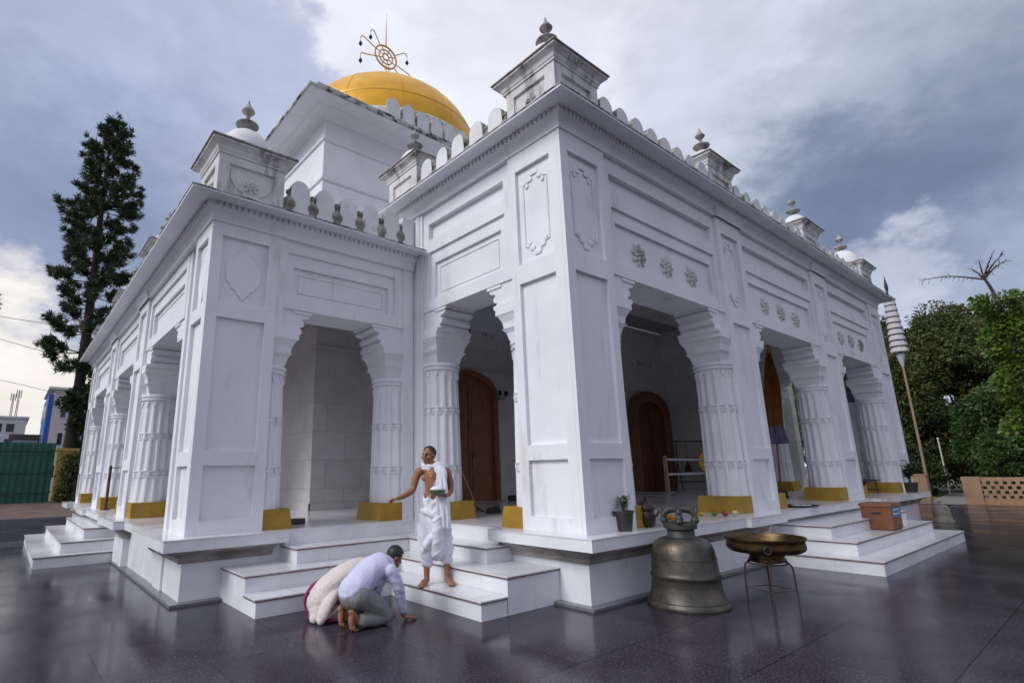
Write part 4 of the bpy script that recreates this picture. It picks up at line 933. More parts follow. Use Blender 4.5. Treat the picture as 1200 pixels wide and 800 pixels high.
# the priest standing on the first step
priest = empty('person', (-1.06, 1.50, .195), R(-37)); priest.scale = (.96,.96,.96); tag(priest, 'standing bare-chested man in a white dhoti and shoulder cloth, holding a leaf cup', 'person', None)
def build_priest():
    b = MB()
    limb(b, [(.01,.01,.90),(.01,.005,1.0),(0,-.005,1.10),(-.005,-.01,1.22),(-.01,-.005,1.33),(-.015,.0,1.40)], [.150,.148,.142,.155,.160,.12], 20, flat=.70)
    ball(b, (0,-.040,1.08), .122, (1.05,.80,1.05)); 
    for k in (-1,1): ball(b, (k*.075-.01,-.048,1.30), .066, (1.2,.50,.8)); ball(b, (k*.165-.01,.0,1.385), .062, (1,.95,.9)); ball(b, (k*.09-.01,.02,1.425), .055, (1.5,.9,.7))
    limb(b, [(-.02,.01,1.38),(-.03,.0,1.45),(-.045,-.01,1.51)], [.066,.056,.054])
    F = head(b, (-.06,-.02,1.575), Matrix.Rotation(R(-32),4,'Z') @ Matrix.Rotation(R(-3),4,'X'))
    limb(b, [(-.19,.0,1.385),(-.240,.005,1.27),(-.275,-.02,1.15),(-.365,-.12,1.09),(-.455,-.20,1.055)], [.054,.047,.040,.037,.026])
    hand(b, (-.458,-.205,1.053), (-.85,-.48,-.12), (.0,-.25,-1), (.35,-.9,.1), curl=.75)
    limb(b, [(.17,.01,1.385),(.215,.03,1.27),(.225,.02,1.15),(.20,-.09,1.10),(.165,-.18,1.085)], [.054,.047,.040,.037,.026])
    hand(b, (.16,-.19,1.082), (-.75,-.55,-.02), (0,.0,1), (.25,-.6,.5), curl=.7)
    for x, tx, ax in ((-.095,-.165,-.09),(.165,.225,.155)):
        limb(b, [(ax,.0,.52),(ax+(x-ax)*.5,.02,.38),(x,.015,.22),(x,.02,.085)], [.062,.058,.042,.036])
        ball(b, (x,.045,.045), .042, (.85,1.0,.95))
        dx, dy = (tx-x), -.17; fl = Vector((dx,dy,0)).normalized(); sd = Vector((-fl.y,fl.x,0))
        limb(b, [(x,.03,.05),(x+dx*.45,dy*.45,.045),(x+dx*.85,dy*.85,.024)], [.040,.042,.036], flat=.75)
        for k in range(5):
            o = (k-2)*.0185; ln = (.045,.05,.048,.042,.036)[k if x > 0 else 4-k] if False else .046
            p = Vector((x+dx*.85,dy*.85,.017))+sd*o; limb(b, [p, p+fl*(ln-.004*abs(k-(1 if x>0 else 3)))], [.0125,.0105], 8)
    body = organic(b, 'body', M['skin'], priest, .0065, 5)
    face_parts(F, body, M['skin2'], M['hair'])
    hm = MB(); ball(hm, (0,.020,.046), .103, (.83,1.0,.94), F, 24)
    hm.v = [tuple(v) for v in hm.v]; me = hm.mesh('hair', M['hair'], smooth=60); bm = bmesh.new(); bm.from_mesh(me); Fi = F.inverted()
    dead = [v for v in bm.verts if (lambda p: p.z < .062 and p.y < -.02 or p.z < -.045 or (p.z < .0 and p.y < .02 and abs(p.x) < 2) or p.y < -.063)(Fi @ v.co)]
    bmesh.ops.delete(bm, geom=dead, context='VERTS'); bm.to_mesh(me); bm.free(); link('hair', me, body)
    tl = MB(); tl.tube([F @ Vector((0,-.099,.075-.0)), F @ Vector((0,-.1045,.04)), F @ Vector((0,-.117,.0))], [.004,.004,.003], 6); tl.build('forehead_mark', mo['yellow'], body)
    # dhoti
    d = MB()
    limb(d, [(.005,.0,.99),(.005,.0,.90),(.015,.0,.70),(.03,-.01,.48)], [.160,.170,.178,.150], 22, flat=.74)
    limb(d, [(-.085,.0,.82),(-.11,-.02,.60),(-.10,-.01,.42),(-.088,.01,.27)], [.110,.108,.098,.080], 18)
    limb(d, [(.095,.0,.82),(.125,-.02,.60),(.15,-.01,.42),(.158,.01,.30)], [.110,.106,.096,.080], 18)
    limb(d, [(.02,-.12,.93),(.05,-.155,.78),(.045,-.14,.58),(.04,-.08,.40),(.03,-.03,.33)], [.05,.066,.078,.085,.06], 14)
    limb(d, [(.14,-.10,.80),(.05,-.15,.66),(-.08,-.12,.50),(-.13,-.06,.40)], [.04,.045,.05,.045], 10)
    limb(d, [(-.14,-.08,.90),(0,-.155,.84),(.13,-.11,.82)], [.035,.042,.04], 10)
    f1 = fold(62, .018, (.55,.1,-.75), warp=.5, ridge=3); f2 = fold(80, .012, (-.8,.2,-.45), warp=.5, ridge=3)
    organic(d, 'dhoti', M['dhoti'], priest, .0085, 5, disp=lambda c: (f1(c) if c[0] > -.02 else f2(c)*1.2)+.5*f2(c))
    # shoulder cloth: collar round the neck and a long fall over the left shoulder
    s = MB()
    ring = [(-.115*math.cos(a)-.025, .082*math.sin(a)+.0, 1.455+.012*math.sin(a)+.012*math.cos(a)) for a in [2*math.pi*k/28 for k in range(28)]]
    s.tube(ring, .030, 10, closed=True); s.tube([(x*1.03-.0,y*1.08,z-.035) for x,y,z in ring], .024, 10, closed=True)
    for o, r0 in ((-.030,.034),(.010,.030),(.030,.036),(.070,.032)):
        limb(s, [(.05+o*.5,-.075,1.47),(.075+o,-.118,1.38),(.085+o,-.145,1.24),(.09+o*1.1,-.165,1.08),(.10+o*1.2,-.185,.92),(.105+o*1.25,-.175,.76-.05*(o>0)),(.105+o*1.25,-.165,.69)], [r0,r0*1.05,r0,r0,r0*1.05,r0*1.05,r0*.8], 10, flat=.55)
    limb(s, [(.13,-.05,1.44),(.17,.02,1.42),(.15,.09,1.34),(.12,.12,1.15),(.12,.12,.95)], [.03,.034,.034,.04,.04], 10, flat=.5)
    f3 = fold(95, .007, (1,.25,.25), warp=.6)
    organic(s, 'shoulder_cloth', M['dhoti'], priest, .0075, 3, disp=f3)
    t = MB(); t.tube(catmull([(.10,-.115,1.40),(.03,-.155,1.27),(-.03,-.165,1.12),(-.09,-.13,1.0)], [1]*4)[0], .0045, 6); t.build('sacred_thread', M['cloth'], priest)
    t = MB(); t.tube(catmull([(-.10,-.05,1.44),(-.06,-.13,1.36),(-.03,-.15,1.33),(.01,-.135,1.37),(.03,-.09,1.43)], [1]*5)[0], .005, 6); ball(t, (-.03,-.157,1.32), .014); t.build('necklace', M['gilt'], priest)
build_priest()
prm = Matrix.Translation((-1.06, 1.50, .195)) @ Matrix.Rotation(R(-37),4,'Z') @ Matrix.Scale(.96,4)
lc = empty('leaf_cup', prm @ Vector((.045,-.275,1.105)), R(-37)); tag(lc, 'green leaf cup of offerings held in the standing man\'s left hand', 'leaf cup')
q = MB(); q.lathe([(.02,-.02),(.055,-.01),(.075,.02),(.085,.05),(.078,.05),(.06,.025),(.01,.012)], n=14, sx=1.25); q.build('cup', M['leafcup'], lc, smooth=50)
q = MB(); ball(q, (0,0,.052), .068, (1.25,1.0,.62)); q.build('filling', M['dhoti'], lc, smooth=60)
for k in range(5): a = k*1.3; q = MB(); blade(q, (.05*math.cos(a),.05*math.sin(a),-.005), (.115*math.cos(a),.1*math.sin(a),.05), .035, cup=.008); q.build('leaf', M['leafcup'], lc, fixn=False)
of = MB(); ball(of, (0,0,0), .024, (1,1,.7)); ball(of, (.02,.012,.01), .018)
o_ = of.build('flower_offering', mo['orange'], None, smooth=60, loc=prm @ Vector((-.540,-.262,1.012))); tag(o_, 'small orange flower in the standing man\'s outstretched right hand', 'flower')

# the kneeling man
kneel = empty('person', (-2.10, 1.16, 0), R(4)); kneel.scale = (.93,.93,.93); tag(kneel, 'barefoot man in lavender shirt and grey trousers kneeling with palms on the paving', 'person')
def build_kneel():
    b = MB()
    # legs: knees forward, shins back on the floor, heels up, toes tucked
    for k in (-1,1):
        y = k*.10
        limb(b, [(-.24,y*.9,.36),(-.08,y*1.15,.22),(.07,y*1.3,.085)], [.10,.085,.062]); limb(b, [(.07,y*1.3,.075),(-.12,y*1.2,.075),(-.28,y*1.05,.085)], [.06,.056,.038])
        limb(b, [(-.28,y*1.05,.085),(-.335,y*1.05,.16),(-.375,y*1.05,.19)], [.036,.036,.030]); limb(b, [(-.36,y*1.05,.185),(-.365,y*1.05,.10),(-.35,y*1.05,.045)], [.036,.040,.036], flat=.8)
        for j in range(5): yy = y*1.05+(j-2)*.0175; limb(b, [(-.352,yy,.04),(-.335,yy,.014),(-.30,yy,.012)], [.0125,.012,.010], 8)
    limb(b, [(-.25,0,.37),(-.17,0,.47),(-.06,0,.55),(.06,0,.585),(.13,0,.585)], [.16,.155,.155,.165,.12], 20, flat=.75)
    for k in (-1,1): ball(b, (.10,k*.17,.545), .066)
    limb(b, [(.10,0,.585),(.16,0,.63),(.20,0,.655)], [.065,.056,.056])
    Rh = Matrix.Rotation(R(90),4,'Z') @ Matrix.Rotation(R(-8),4,'Z') @ Matrix.Rotation(R(52),4,'X')
    F = head(b, (.255,-.012,.655), Rh)
    limb(b, [(.10,-.18,.545),(.17,-.205,.40),(.22,-.185,.27),(.275,-.165,.13),(.30,-.155,.055)], [.055,.048,.042,.036,.028])
    hand(b, (.295,-.152,.040), (.92,-.22,-.10), (0,0,-1), (.2,1,0), curl=.18)
    limb(b, [(.10,.18,.545),(.15,.215,.40),(.17,.20,.27),(.215,.175,.13),(.235,.16,.055)], [.055,.048,.042,.036,.028])
    hand(b, (.235,.158,.040), (.95,.05,-.10), (0,0,-1), (.1,-1,0), curl=.18)
    body = organic(b, 'body', M['skin'], kneel, .0065, 5); face_parts(F, body, M['skin2'], M['hair'])
    hm = MB(); ball(hm, (0,.018,.044), .1075, (.84,1.02,.96), F, 24); me = hm.mesh('hair', M['hair'], smooth=60); bm = bmesh.new(); bm.from_mesh(me); Fi = F.inverted()
    bmesh.ops.delete(bm, geom=[v for v in bm.verts if (lambda p: (p.z < .065 and p.y < -.035) or p.z < -.055 or (p.z < .01 and p.y < .0) or p.y < -.075)(Fi @ v.co)], context='VERTS'); bm.to_mesh(me); bm.free(); link('hair', me, body)
    s = MB()
    limb(s, [(-.268,0,.375),(-.235,0,.41),(-.17,0,.475),(-.06,0,.555),(.06,0,.588),(.125,0,.585)], [.176,.182,.178,.174,.180,.13], 22, flat=.84)
    ball(s, (-.05,0,.46), .14, (1.1,1.0,.75))
    for k in (-1,1): ball(s, (.095,k*.165,.55), .080)
    limb(s, [(.10,-.175,.55),(.172,-.208,.40),(.222,-.187,.27),(.277,-.166,.12)], [.074,.066,.060,.045]); limb(s, [(.10,.175,.55),(.152,.217,.40),(.172,.20,.27),(.217,.176,.12)], [.074,.066,.060,.045])
    limb(s, [(.262,-.171,.155),(.285,-.162,.105)], [.047,.046], caps=False); limb(s, [(.205,.180,.155),(.222,.172,.105)], [.047,.046], caps=False)
    limb(s, [(.135,-.06,.63),(.165,0,.655),(.135,.06,.63)], [.026,.028,.026]); limb(s, [(.07,0,.48),(.02,.02,.36),(-.02,.03,.30)], [.10,.085,.04], 12)
    f = fold(58, .010, (.8,.25,-.5)); f2 = fold(85, .007, (.3,.2,.9))
    organic(s, 'shirt', M['shirt'], kneel, .008, 5, disp=lambda c: f2(c) if abs(c[1]) > .13 and c[0] > .08 else f(c))
    t = MB(); limb(t, [(-.265,0,.33),(-.235,0,.385)], [.165,.145], 22, flat=.9)
    for k in (-1,1):
        y = k*.10; ball(t, (-.275,y*.75,.315), .118)
        limb(t, [(-.25,y*.9,.34),(-.08,y*1.15,.225),(.075,y*1.3,.10)], [.128,.112,.085], 18); limb(t, [(.07,y*1.3,.088),(-.10,y*1.2,.086),(-.235,y*1.1,.090)], [.084,.078,.068], 16)
    g = fold(62, .011, (.7,.1,.6)); organic(t, 'trousers', M['trousers'], kneel, .008, 5, disp=g)
build_kneel()
# the woman bowing beside him
woman = empty('person', (-2.06, 1.66, 0), R(0)); woman.scale = (.93,.93,.93); tag(woman, 'woman bowed to the ground under a cream lace shawl, hair in a dark bun', 'person')
def build_woman():
    b = MB()
    for k in (-1,1):
        y = k*.09; limb(b, [(-.28,y,.26),(-.10,y*1.2,.17),(.06,y*1.2,.08)], [.11,.095,.065]); limb(b, [(.05,y*1.2,.065),(-.2,y,.06),(-.38,y,.045)], [.056,.05,.03]); limb(b, [(-.37,y,.045),(-.47,y,.03)], [.032,.026])
    limb(b, [(-.30,0,.27),(-.18,0,.39),(-.03,0,.47),(.10,0,.50)], [.155,.145,.14,.12], 18, flat=.8)
    limb(b, [(.10,0,.50),(.20,0,.50)], [.06,.052]); Rh = Matrix.Rotation(R(90),4,'Z') @ Matrix.Rotation(R(70),4,'X'); F = head(b, (.265,0,.475), Rh, .95)
    for k in (-1,1):
        limb(b, [(.10,k*.15,.46),(.16,k*.18,.30),(.28,k*.10,.22),(.36,k*.03,.26)], [.05,.042,.034,.026]); hand(b, (.36,k*.022,.262), (.5,0,.85), (0,-k,0), (-.8,0,.4), L=.155, curl=.1)
    body = organic(b, 'body', M['skin'], woman, .0075, 5); face_parts(F, body, M['skin2'], M['hair'])
    hm = MB(); ball(hm, (0,.020,.046), .097, (.84,1.02,.95), F, 24); me = hm.mesh('hair', M['hair'], smooth=60); bm = bmesh.new(); bm.from_mesh(me); Fi = F.inverted()
    bmesh.ops.delete(bm, geom=[v for v in bm.verts if (lambda p: (p.z < .055 and p.y < -.03) or p.z < -.06)(Fi @ v.co)], context='VERTS'); bm.to_mesh(me); bm.free(); hr = link('hair', me, body)
    q = MB(); ball(q, F @ Vector((0,.118,.075)), .045, (1.15,1.0,.9)); ball(q, F @ Vector((.02,.13,.06)), .028); ball(q, F @ Vector((-.03,.125,.09)), .026); q.build('hair_bun', M['hair'], hr, smooth=60)
    k_ = MB(); limb(k_, [(-.40,0,.16),(-.28,0,.24),(-.10,0,.20),(.08,0,.11)], [.16,.165,.165,.12], 20, flat=.80); limb(k_, [(-.46,-.10,.06),(-.25,-.16,.08),(.05,-.17,.08)], [.07,.085,.08]); limb(k_, [(-.46,.10,.06),(-.25,.16,.08),(.05,.17,.08)], [.07,.085,.08])
    organic(k_, 'wrap_skirt', M['palegreen'], woman, .0095, 5, disp=fold(44, .012, (.8,.5,-.3)))
    m = MB(); m.tube(catmull([(-.54,.06,.05),(-.50,-.12,.035),(-.36,-.225,.03),(-.18,-.255,.03),(.0,-.255,.03)], [1]*5)[0], .030, 8, flat=.6); m.tube(catmull([(-.49,.20,.04),(-.53,.22,.20),(-.46,.20,.34),(-.36,.17,.40)], [1]*4)[0], [.035]*16, 10, flat=.5); m.build('skirt_border', M['magenta'], woman, smooth=60)
    s = MB(); limb(s, [(-.44,0,.20),(-.36,0,.29),(-.22,0,.39),(-.05,0,.465),(.09,0,.50),(.17,0,.49)], [.155,.185,.178,.172,.155,.10], 22, flat=.82)
    limb(s, [(-.30,-.12,.34),(-.42,-.19,.22),(-.50,-.21,.10),(-.53,-.21,.045)], [.07,.08,.075,.05], 14, flat=.7); limb(s, [(-.38,.02,.30),(-.50,-.06,.18),(-.55,-.10,.06)], [.09,.08,.05], 14, flat=.7)
    for k in (-1,1): ball(s, (.09,k*.14,.46), .085); limb(s, [(.09,k*.15,.46),(.15,k*.185,.32),(.21,k*.15,.26)], [.07,.065,.055])
    limb(s, [(-.05,-.14,.38),(-.12,-.20,.26),(-.20,-.22,.17)], [.08,.07,.04], 12, flat=.7)
    f = fold(48, .020, (.45,.8,-.5), warp=.6, ridge=3); f5 = fold(120, .003, (.7,-.3,.6), warp=.7); organic(s, 'lace_shawl', M['lace'], woman, .0085, 3, disp=lambda c: f(c)+f5(c))
    p = MB(); p.tube(catmull([(-.565,-.135,.05),(-.52,-.245,.055),(-.40,-.265,.12),(-.28,-.255,.20),(-.17,-.265,.20)], [1]*5)[0], .010, 6); p.build('shawl_edge', mat('pink_edging',(.50,.20,.28),.8,(.60,.45,.45),40,.9), woman)
build_woman()

# ------------------------------------------------------------------ surroundings
def leaf_mesh(name, C_, dirs, ln, wd, m, fold_=.0, seed=1):
    """one mesh of many small rhombic leaves: centres, growth directions"""
    rng = np.random.default_rng(seed); n = len(C_); d = dirs/np.maximum(1e-6, np.linalg.norm(dirs,axis=1))[:,None]
    r = rng.normal(size=(n,3)); s = np.cross(d, r); s /= np.maximum(1e-6, np.linalg.norm(s,axis=1))[:,None]
    L = (ln*rng.uniform(.7,1.3,n))[:,None]; Wd = (wd*rng.uniform(.7,1.3,n))[:,None]
    nn = np.cross(d, s)
    V = np.stack([C_, C_+d*L*.45+s*Wd+nn*L*fold_, C_+d*L, C_+d*L*.45-s*Wd+nn*L*fold_], 1).reshape(-1,3)
    me = bpy.data.meshes.new(name); me.vertices.add(4*n); me.vertices.foreach_set('co', V.astype(np.float32).ravel())
    me.loops.add(4*n); me.loops.foreach_set('vertex_index', np.arange(4*n, dtype=np.int32)); me.polygons.add(n); me.polygons.foreach_set('loop_start', np.arange(0,4*n,4,dtype=np.int32))
    me.update(calc_edges=True); me.materials.append(m); return me
def clump_points(cent, rad, n, rng, shell=.55):
    u = rng.normal(size=(n,3)); u /= np.linalg.norm(u,axis=1)[:,None]; r = rad*(shell+(1-shell)*rng.random(n))[:,None]
    return cent+u*r, u
def broad_tree(loc, hgt, cr, label, m, n_clump=46, per=520, leaf=.20, droop=.3, seed=1, low=.22, squash=1.0, group=None, cat='tree', name='tree', wid=.5):
    rng = np.random.default_rng(seed); o = empty(name, loc); tag(o, label, cat, group)
    tr = MB(); lean = rng.normal(size=2)*.25
    top = Vector((lean[0], lean[1], hgt*.62)); pts, rad = catmull([(0,0,-.1),(lean[0]*.3,lean[1]*.3,hgt*.22),(lean[0]*.7,lean[1]*.7,hgt*.45),top], [hgt*.032,hgt*.024,hgt*.017,hgt*.008]); tr.tube(pts, rad, 10)
    P, D = [], []
    for k in range(n_clump):
        a = rng.uniform(0, 2*math.pi); z = low+(1-low)*rng.random()**.85; prof = math.sin(math.pi*min(1,(z-low)/(1-low)*.80+.16))**.6
        rr = cr*prof*rng.uniform(.35,1.0); c = np.array([math.cos(a)*rr+lean[0], math.sin(a)*rr+lean[1], hgt*(z*.93)])
        cl = cr*rng.uniform(.20,.36); p, u = clump_points(c, cl, per, rng); p[:,2] = c[2]+(p[:,2]-c[2])*.72*squash
        P.append(p); D.append(u+rng.normal(size=u.shape)*.55+np.array([0,0,-droop]))
        if k % 3 == 0:
            b = Vector((lean[0]*.5,lean[1]*.5,hgt*min(.58,max(.2,z*.6)))); e = Vector(c); tr.tube([b, b.lerp(e,.5)+Vector((0,0,-.03*hgt)), e], [hgt*.010,hgt*.006,hgt*.0025], 6)
    tr.build('trunk', M['trunk'], o, smooth=60); link('crown', leaf_mesh('crown', np.concatenate(P), np.concatenate(D), leaf, leaf*wid*.5, m, .06, seed), o)
    return o
# tall conifer beyond the fence
def conifer():
    o = empty('conifer_tree', (-2.75, 33, .35)); tag(o, 'tall dark conifer with whorled tufted branches rising beyond the green fence', 'tree')
    rng = np.random.default_rng(11); H = 23.4; tr = MB(); pts, rad = catmull([(0,0,-.3),(.10,0,8),(-.05,0,16),(-.15,0,H)], [.36,.27,.16,.03]); tr.tube(pts, rad, 10); P, D = [], []
    z = 7.4
    while z < H-.2:
        t = (z-3.2)/(H-3.2); R_ = 2.5*(1-.12*t)*(1.0 if t < .75 else max(.10,(1-t)/.25)**.6); nb = rng.integers(5,8); a0 = rng.uniform(0,6.28)
        for k in range(nb):
            a = a0+k*2*math.pi/nb+rng.normal()*.15; L = R_*rng.uniform(.6,1.05)
            if rng.random() < .14: L *= .5
            up = rng.uniform(-.10,.20)+.25*t; dr = np.array([math.cos(a), math.sin(a), 0]); b = np.array([0,0,z+rng.normal()*.15]); tip = b+dr*L+np.array([0,0,L*up]); mid = b+dr*L*.55+np.array([0,0,L*up*.2-.12*L*.4])
            tr.tube([b, mid, tip], [.055*(1-.5*t),.035*(1-.5*t),.012], 5)
            for j in range(int(5+L*5.0)):
                s = rng.uniform(.22,1.0)**.62; c = (b*(1-s)**2+2*mid*s*(1-s)+tip*s*s)+rng.normal(size=3)*np.array([.14,.14,.10])*(.7+.6*s); w = .16+.12*rng.random()
                n = 40; u = rng.normal(size=(n,3))+dr*1.2+np.array([0,0,.55]); P.append(np.repeat(c[None],n,0)+rng.normal(size=(n,3))*.06); D.append(u)
        z += rng.uniform(.7,1.05)*(1.0-.25*t)
    tr.build('trunk', M['trunk'], o, smooth=60); link('crown', leaf_mesh('crown', np.concatenate(P), np.concatenate(D), .29, .026, M['needle'], 0, 3), o)
conifer()
broad_tree((-1.2, 31.8, .35), 9.6, 2.1, 'dark leafy tree below the tall conifer, beside the yellow pillar', M['leafd'], 36, 300, .24, .2, 21, low=.30)
broad_tree((-9.0, 33.5, .35), 13.2, 2.6, 'dark tree at the left edge with only its branch tips in view', M['leafd'], 30, 260, .26, .2, 22, low=.66)
# green fence, yellow pillar
fe = empty('sheet_fence', (0, 30, .34)); tag(fe, 'tall green corrugated sheet fence behind the brown earth strip', 'fence')
q = MB(); vs = []; x = -24.0; k = 0
while x < -3.42: vs.append((x, .035 if (k//2) % 2 else 0)); x += .05 if k % 2 else .09; k += 1
poly = [(a, b) for a, b in vs]; n = len(poly); V = [(a, b, 0.03) for a, b in poly]+[(a, b, 2.9) for a, b in poly]+[(a, b+.012, .03) for a, b in poly]+[(a, b+.012, 2.9) for a, b in poly]
F_ = [(i, i+1, n+i+1, n+i) for i in range(n-1)]+[(2*n+i+1, 2*n+i, 3*n+i, 3*n+i+1) for i in range(n-1)]+[(n+i, n+i+1, 3*n+i+1, 3*n+i) for i in range(n-1)]; q.add(V, F_); q.build('sheets', M['green'], fe, fixn=False)
for z_ in (.5,1.45,2.5): q = MB(); q.box(-24,-3.42,-.055,-.006,z_,z_+.05); q.build('rail', M['green'], fe)
for x_ in (-20,-16,-12,-8,-4.2): q = MB(); q.box(x_-.04,x_+.04,.06,.14,-.2,2.95); q.build('post', M['iron'], fe)
yp = empty('gate_pillar', (-2.95, 30.3, .3)); tag(yp, 'weathered yellow masonry pillar at the end of the green fence', 'pillar')
q = MB(); q.box(-.42,.42,-.4,.4,0,2.55); q.build('shaft', M['yellowwall'], yp); q = MB(); q.box(-.48,.48,-.46,.46,2.55,2.68); q.build('coping', M['yellowwall'], yp)
rng = np.random.default_rng(5)
o = empty('creeper', (-2.65, 29.75, .35)); tag(o, 'thin green creeper growing up the yellow pillar', 'creeper'); P = np.stack([rng.normal(0,.28,2600), rng.normal(0,.12,2600), rng.random(2600)**1.3*2.4], 1); link('foliage', leaf_mesh('foliage', P, rng.normal(size=P.shape), .13, .04, M['leafo'], .05, 6), o)
q = MB(); q.tube([(0,.1,-.1),(.1,.05,1.0),(-.05,.08,2.2)], [.03,.02,.008], 6); q.build('stem', M['trunk'], o)
# buildings beyond the fence
M['bblue'] = mat('blue_wall', (.03,.12,.42), .7, (.02,.08,.30), 1, .6); M['bpale'] = mat('pale_pink_wall', (.58,.54,.58), .8, (.48,.45,.48), .6, .6); M['bwhite'] = mat('white_wall', (.62,.63,.66), .8, (.5,.5,.52), .4, .6); M['glass'] = mat('dark_window_glass', (.03,.035,.045), .12); M['roofb'] = mat('brown_sheet_roof', (.10,.075,.06), .7, (.06,.045,.04), 1, .7)
def building(name, label, loc, boxes, wins, m_win=None):
    o = empty(name, loc); tag(o, label, 'building')
    for nm, m, a in boxes: q = MB(); q.box(*a); q.build(nm, m, o)
    for face, (c0, c1, z0, z1, d) in wins:
        q = MB()
        if face == 's':
            q.box(c0-.08, c1+.08, d-.05, d-.002, z0-.08, z1+.08); w = q.build('window', M['bwhite'], o); p = MB(); p.box(c0, c1, d-.07, d-.052, z0, z1)
        else:
            q.box(d-.05, d-.002, c0-.08, c1+.08, z0-.08, z1+.08); w = q.build('window', M['bwhite'], o); p = MB(); p.box(d-.07, d-.052, c0, c1, z0, z1)
        p.build('pane', M['glass'], w)
W_ = [('s', (-2.0+.72*k+.1, -2.0+.72*k+.48, z0, z0+1.1, 0)) for k in range(3) for z0 in (1.6, 4.6, 7.2)]+[('w', (1+2.2*k, 1.9+2.2*k, z0, z0+1.2, -3.0)) for k in range(4) for z0 in (4.6, 7.2)]
building('painted_building', 'tall narrow pink and blue building partly hidden by the conifer', (.0, 60, 0), [('wall', M['bpale'], (-2.6,-.4,.002,9,0,9.8)),('side_wall', M['bblue'], (-3.0,-2.602,.0,9,0,9.3)),('corner_wall', M['bblue'], (-.398,5,.002,9,0,9.6)),('roof', M['bwhite'], (-3.1,5.1,-.2,9.1,9.81,10.05))], W_)
W_ = [('s', (-14+1.15*k, -14+1.15*k+.75, z0, z0+.95, 0)) for k in range(8) for z0 in (5.2, 7.0)]
building('office_building', 'long white building with rows of dark windows beyond the fence', (0, 80, 0), [('wall', M['bwhite'], (-22,-4.1,.0,10,0,8.6)),('roof', M['bwhite'], (-22.2,-3.9,-.2,10,8.61,8.85))], W_)
building('shed', 'low white shed with a brown roof between the white and the pink buildings', (0, 66, 0), [('wall', M['bwhite'], (-5.2,-3.15,0,6,0,5.35)),('roof', M['roofb'], (-5.5,-3.05,-.4,6.2,5.36,5.85))], [])
mastg = 'roof masts on the white building'
for k, (x_, hh) in enumerate(((-5.75, 2.9), (-5.25, 3.4))):
    a = empty('antenna_mast', (x_, 82, 8.86)); tag(a, ('shorter' if k == 0 else 'taller')+' of the two antenna masts on the white building roof', 'antenna', mastg)
    for s_ in (-.09,.09): q = MB(); q.tube([(s_,0,0),(s_*.5,0,hh)], .035, 5); q.build('upright', M['rail'], a)
    q = MB(); q.tube([(.09*(1 if i % 2 else -1)*(1-.5*i/12), 0, hh*i/12) for i in range(13)], .02, 4); q.build('lattice', M['rail'], a)
    for s_ in (-1,1): q = MB(); q.box(s_*.22-.06, s_*.22+.06, -.05,.05, hh*.72, hh*1.02); q.build('aerial_panel', M['bwhite'], a)
def wire(pts, label, r=.02, grp='overhead wires'):
    p, _ = catmull(pts, [1]*len(pts), 8); q = MB(); q.tube(p, r, 5); tag(q.build('wire', M['black']), label, 'wire', grp)
wire([(-12,34,11.2),(-7,35,10.55),(-2.2,36,10.7)], 'uppermost of the thin black wires crossing the sky at the left edge', .016)
wire([(-12,40,11.6),(-7,38,9.9),(-2.4,36,8.5)], 'middle wire at the left edge, sloping down to the conifer', .016)
wire([(-12,44,9.0),(-7,44,8.25),(-2.2,44,7.3)], 'lowest wire at the left edge, just above the white building', .016)
wire([(24,3.4,4.2),(30,1.6,4.35),(34,-3.0,5.2)], 'upper wire hanging in front of the trees on the right', .014)
wire([(24,3.6,3.7),(30,1.2,3.9),(34,-3.2,4.7)], 'lower wire hanging in front of the trees on the right', .014)

# right side: lattice wall, gate pillars, pole with tiers, trees
M['sand'] = mat('sandy_plaster', (.40,.27,.15), .85, (.30,.17,.12), 2.2, .8, bump=.25, dirt=(.34,.13,.10), dscale=2.5, dlo=.55, dhi=.75, dstretch=(1,1,1))
lw = empty('lattice_wall', (23.25, .35, 0)); lw.rotation_euler.z = R(0); tag(lw, 'low sandy brick wall with rows of square holes along the court edge', 'wall')
q = MB(); y0 = -12.0; q.box(0,.16,y0,-.52,0,.24); q.box(-.0,.16,y0,-.52,.92,1.0)
for r_ in range(4):
    z0 = .24+.17*r_; yy = y0+(.11 if r_ % 2 else 0)
    while yy < -.66: q.box(0,.16,yy,yy+.11,z0,z0+.11); yy += .22
    q.box(.001,.159,y0,-.52,z0+.11,z0+.17)
q.build('lattice', M['sand'], lw); q = MB(); q.box(-.08,.3,-.52,0,0,1.02); q.build('end_pillar', M['sand'], lw)
gp = empty('gate_pillar', (23.3, 1.62, 0)); tag(gp, 'short sandy gate pillar left of the path opening', 'pillar'); q = MB(); q.box(-.18,.18,-.26,.26,0,1.08); q.build('shaft', M['sand'], gp); q = MB(); q.box(-.2,.2,-.28,.28,1.081,1.13); q.build('coping', M['sand'], gp)
q = MB(); q.box(23.3,23.46,1.9,24,0,.95); tag(q.build('boundary_wall', M['sand']), 'plain sandy boundary wall running behind the temple', 'wall')
M['net'] = mat('thin_white_cloth', (.66,.66,.70), .8, (.55,.55,.60), 3, .7, trans=.35); M['bamboo'] = mat('pale_bamboo', (.30,.21,.14), .7, (.20,.13,.09), 6, .8, stretch=(1,1,.3))
tp = empty('tiered_pole', (25.0, 1.70, 0)); tag(tp, 'tall bamboo pole carrying a stack of white cloth tiers beside the temple', 'pole')
q = MB(); q.tube([(0,0,-.1),(.02,0,3.0),(0,0,6.0),(0,0,8.9)], [.06,.05,.042,.03], 10); q.build('pole', M['bamboo'], tp, smooth=60)
